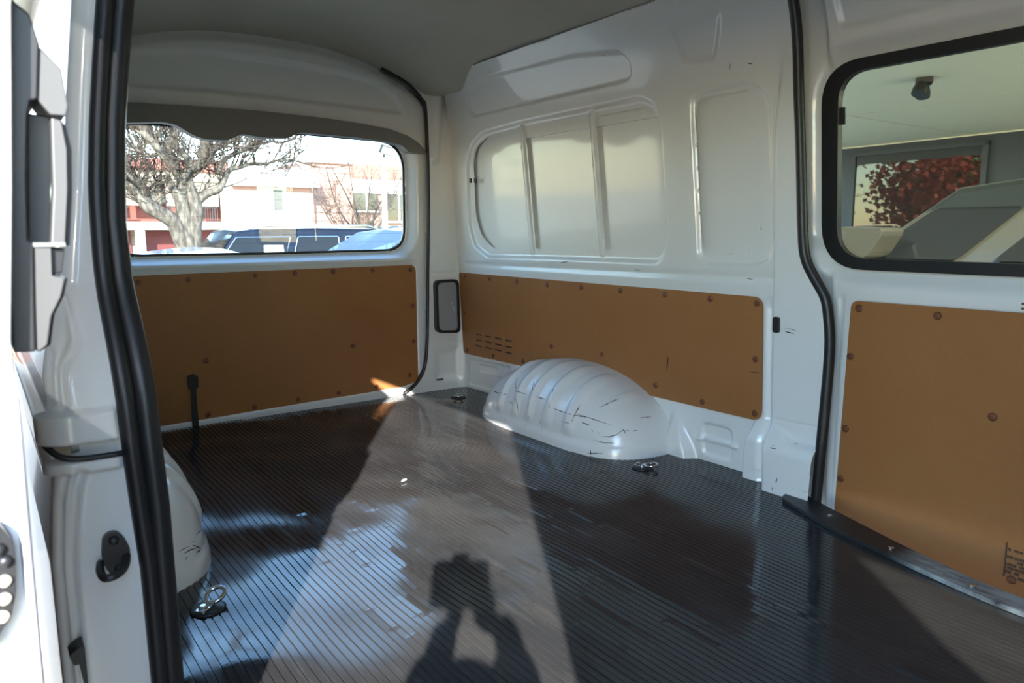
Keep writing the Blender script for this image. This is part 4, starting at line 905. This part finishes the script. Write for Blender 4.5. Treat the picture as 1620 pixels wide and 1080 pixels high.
so = empty('canopy', (8, 4, 2.1)); tag(so, 'cream soffit of the canopy over the dark car, with dark joint lines', 'canopy')
xs_ = [2.15, 6.2, 8.9, 12.8]
for i in range(3):
    for (y0, y1) in (((-6, -2.0), (-2.0, .9), (.9, 3.8)), ((-6, -2.0), (-2.0, 1.6), (1.6, 5.8)), ((-6, -2.0), (-2.0, 1.6), (1.6, 5.2), (5.2, 9.5)))[i]:
        MB().box(xs_[i]+.02, xs_[i+1]-.02, y0+.02, y1-.02, 2.14, 2.20).build('soffit_panel', SOFF, so)
for i, y1 in enumerate((3.8, 5.8, 9.5)): MB().box(xs_[i], xs_[i+1], -6, y1, 2.205, 2.45).build('canopy_slab', SHOWW, so)
fx = empty('floodlight', (7.3, 3.55, 2.12)); tag(fx, 'small dark twin spotlight fixed under the cream soffit', 'spotlight')
XF[0] = Matrix.Translation((7.3, 3.55, 2.12)) @ Matrix.Rotation(.5, 4, 'Z')
MB().box(-.09, .09, -.07, .07, -.03, .02).build('base', BLACK, fx, bevel=.005)
b = MB(); b.lathe([(.05, 0), (.062, .06), (.06, .11)], (.05, 0, -.04), (-.3, 0, -1), 12); b.build('lamp_head', BLACK, fx, smooth=False); b = MB(); b.lathe([(.05, 0), (.062, .06), (.06, .11)], (-.06, .02, -.04), (-.6, .3, -1), 12); b.build('lamp_head', BLACK, fx, smooth=False)
XF[0] = None
# ---- the photographer, standing outside the near doorway behind the camera (casts the shadow on the floor)
def person():
    e = empty('person', (-.32, -.46, -.72)); tag(e, 'person in dark jacket and jeans crouching with a raised camera outside the van', 'person')
    Z0 = -.72
    J = {'pelvis': (-.34, -.52, -.10, .13), 'waist': (-.32, -.49, 0.15, .125), 'chest': (-.29, -.45, 0.34, .140), 'neck0': (-.27, -.42, 0.5, .06), 'neck': (-.255, -.40, 0.55, .052), 'head0': (-.225, -.36, 0.635, .080), 'head1': (-.23, -.37, 0.71, .072),
         'shl': (-.40, -.35, 0.46, .060), 'ell': (-.28, -.20, .50, .042), 'wrl': (-.115, -.10, .68, .029), 'hnl': (-.085, -.075, .715, .027),
         'shr': (-.15, -.52, 0.46, .060), 'elr': (-.10, -.34, .50, .042), 'wrr': (.005, -.155, .68, .029), 'hnr': (.0, -.125, .72, .027),
         'hpl': (-.40, -.46, -.15, .095), 'knl': (-.20, -.10, -.30, .06), 'anl': (-.38, -.38, -.64, .042), 'tol': (-.31, -.26, -.69, .035),
         'hpr': (-.27, -.56, -.15, .095), 'knr': (.0, -.28, -.30, .06), 'anr': (-.19, -.56, -.64, .042), 'tor': (-.11, -.44, -.69, .035)}
    E = [('pelvis', 'waist'), ('waist', 'chest'), ('chest', 'neck0'), ('neck0', 'neck'), ('neck', 'head0'), ('head0', 'head1'), ('chest', 'shl'), ('shl', 'ell'), ('ell', 'wrl'), ('wrl', 'hnl'), ('chest', 'shr'), ('shr', 'elr'), ('elr', 'wrr'), ('wrr', 'hnr'),
         ('pelvis', 'hpl'), ('hpl', 'knl'), ('knl', 'anl'), ('anl', 'tol'), ('pelvis', 'hpr'), ('hpr', 'knr'), ('knr', 'anr'), ('anr', 'tor')]
    def skin(name, J, E, m_, root, parent):
        names = list(J); ix = {n: i for i, n in enumerate(names)}
        me = bpy.data.meshes.new(name); me.from_pydata([J[n][:3] for n in names], [(ix[a], ix[b_]) for a, b_ in E], []); me.materials.append(m_)
        o = bpy.data.objects.new(name, me); COL.objects.link(o); adopt(o, parent)
        md = o.modifiers.new('skin', 'SKIN'); md.use_smooth_shade = True
        for i, n in enumerate(names): me.skin_vertices[0].data[i].radius = (J[n][3], J[n][3])
        me.skin_vertices[0].data[ix[root]].use_root = True
        s = o.modifiers.new('subdivision', 'SUBSURF'); s.levels = 2; s.render_levels = 2
        return o
    slim = {k: (v[0], v[1], v[2], v[3]*(.72 if k in ('pelvis', 'waist', 'chest', 'hpl', 'hpr') else 1)) for k, v in J.items()}
    body = skin('body', slim, E, SKIN, 'pelvis', e)
    def grow(k, d): x, y, z, r = J[k]; return (x, y, z, r+d)
    top = ['pelvis', 'waist', 'chest', 'neck0', 'shl', 'ell', 'wrl', 'shr', 'elr', 'wrr']
    skin('jacket', {k: grow(k, .034 if k in ('pelvis', 'waist', 'chest') else .014) for k in top}, [q for q in E if q[0] in top and q[1] in top], COAT, 'pelvis', e)
    leg = ['pelvis', 'hpl', 'knl', 'anl', 'hpr', 'knr', 'anr']
    skin('jeans', {k: grow(k, .028 if k == 'pelvis' else .012) for k in leg}, [q for q in E if q[0] in leg and q[1] in leg], JEANS, 'pelvis', e)
    for s in ('l', 'r'):
        skin('shoe', {'a': grow('an'+s, .016), 'b': grow('to'+s, .014)}, [('a', 'b')], BLACK, 'a', e)
        h = Vector(J['hn'+s][:3]); cam_c = Vector((-.045, -.062, .76))
        f = (cam_c-h).normalized(); sd = Vector((0, 0, 1))
        for k, ln in enumerate((.062, .070, .066, .052)):
            p0 = h+sd*(.020*k-.028); q = {'a': (*p0, .0095), 'b': (*(p0+f*ln*.5+Vector((0, 0, .006))), .009), 'c': (*(p0+f*ln), .008)}
            skin('finger', q, [('a', 'b'), ('b', 'c')], SKIN, 'a', body)
        q = {'a': (*(h-sd*.03), .011), 'b': (*(h-sd*.045+f*.035), .010), 'c': (*(h-sd*.035+f*.055), .009)}
        skin('thumb', q, [('a', 'b'), ('b', 'c')], SKIN, 'a', body)
    bm = bmesh.new(); bmesh.ops.create_uvsphere(bm, u_segments=24, v_segments=16, radius=.105)
    for v_ in bm.verts: v_.co.z *= 1.12
    bmesh.ops.delete(bm, geom=[v_ for v_ in bm.verts if v_.co.z < -.01 and v_.co.y > -.03 or v_.co.z < -.07], context='VERTS')
    bmesh.ops.rotate(bm, verts=bm.verts, matrix=Matrix.Rotation(-.6, 3, 'Z')); bmesh.ops.translate(bm, verts=bm.verts, vec=(-.232, -.373, .680))
    me = bpy.data.meshes.new('hair'); bm.to_mesh(me); bm.free(); me.materials.append(HAIR); o = bpy.data.objects.new('hair', me); COL.objects.link(o); adopt(o, e); me.polygons.foreach_set('use_smooth', [True]*len(me.polygons))
    XF[0] = Matrix.Translation((-.20, -.32, .64)) @ Matrix.Rotation(-YAW, 4, 'Z')
    b = MB(); b.tube([(0, .03, .03), (0, .055, -.012), (0, .03, -.022)], [.008, .014, .008], 8); b.build('nose', SKIN, e, smooth=True)
    for s in (-.032, .032):
        b = MB(); b.lathe([(.001, -.012), (.010, -.006), (.012, 0), (.010, .006), (.001, .012)], (s, .028, .02), n=10); b.build('eye', PAPER, e, smooth=True)
    b = MB(); b.tube([(-.022, .03, -.05), (0, .036, -.05), (.022, .03, -.05)], .006, 6); b.build('mouth', GARAGE, e, smooth=True)
    XF[0] = None
person()
pc = empty('camera_body', (-.05, -.07, .70)); tag(pc, 'black camera held up by the person at the van doorway', 'camera')
XF[0] = Matrix(((_R.x, _F.x, _U.x, 0), (_R.y, _F.y, _U.y, 0), (_R.z, _F.z, _U.z, .77), (0, 0, 0, 1)))
b = MB(); b.box(-.065, .065, -.13, -.085, -.045, .045); b.build('body', BLACK, pc, bevel=.006)
b = MB(); b.lathe([(.034, 0), (.034, .045), (.030, .050)], (0, -.085, 0), (0, 1, 0), 20); b.build('lens', BLACK, pc, smooth=False)
b = MB(); b.box(-.02, .02, -.12, -.09, .045, .065); b.build('viewfinder', BLACK, pc, bevel=.004)
XF[0] = None
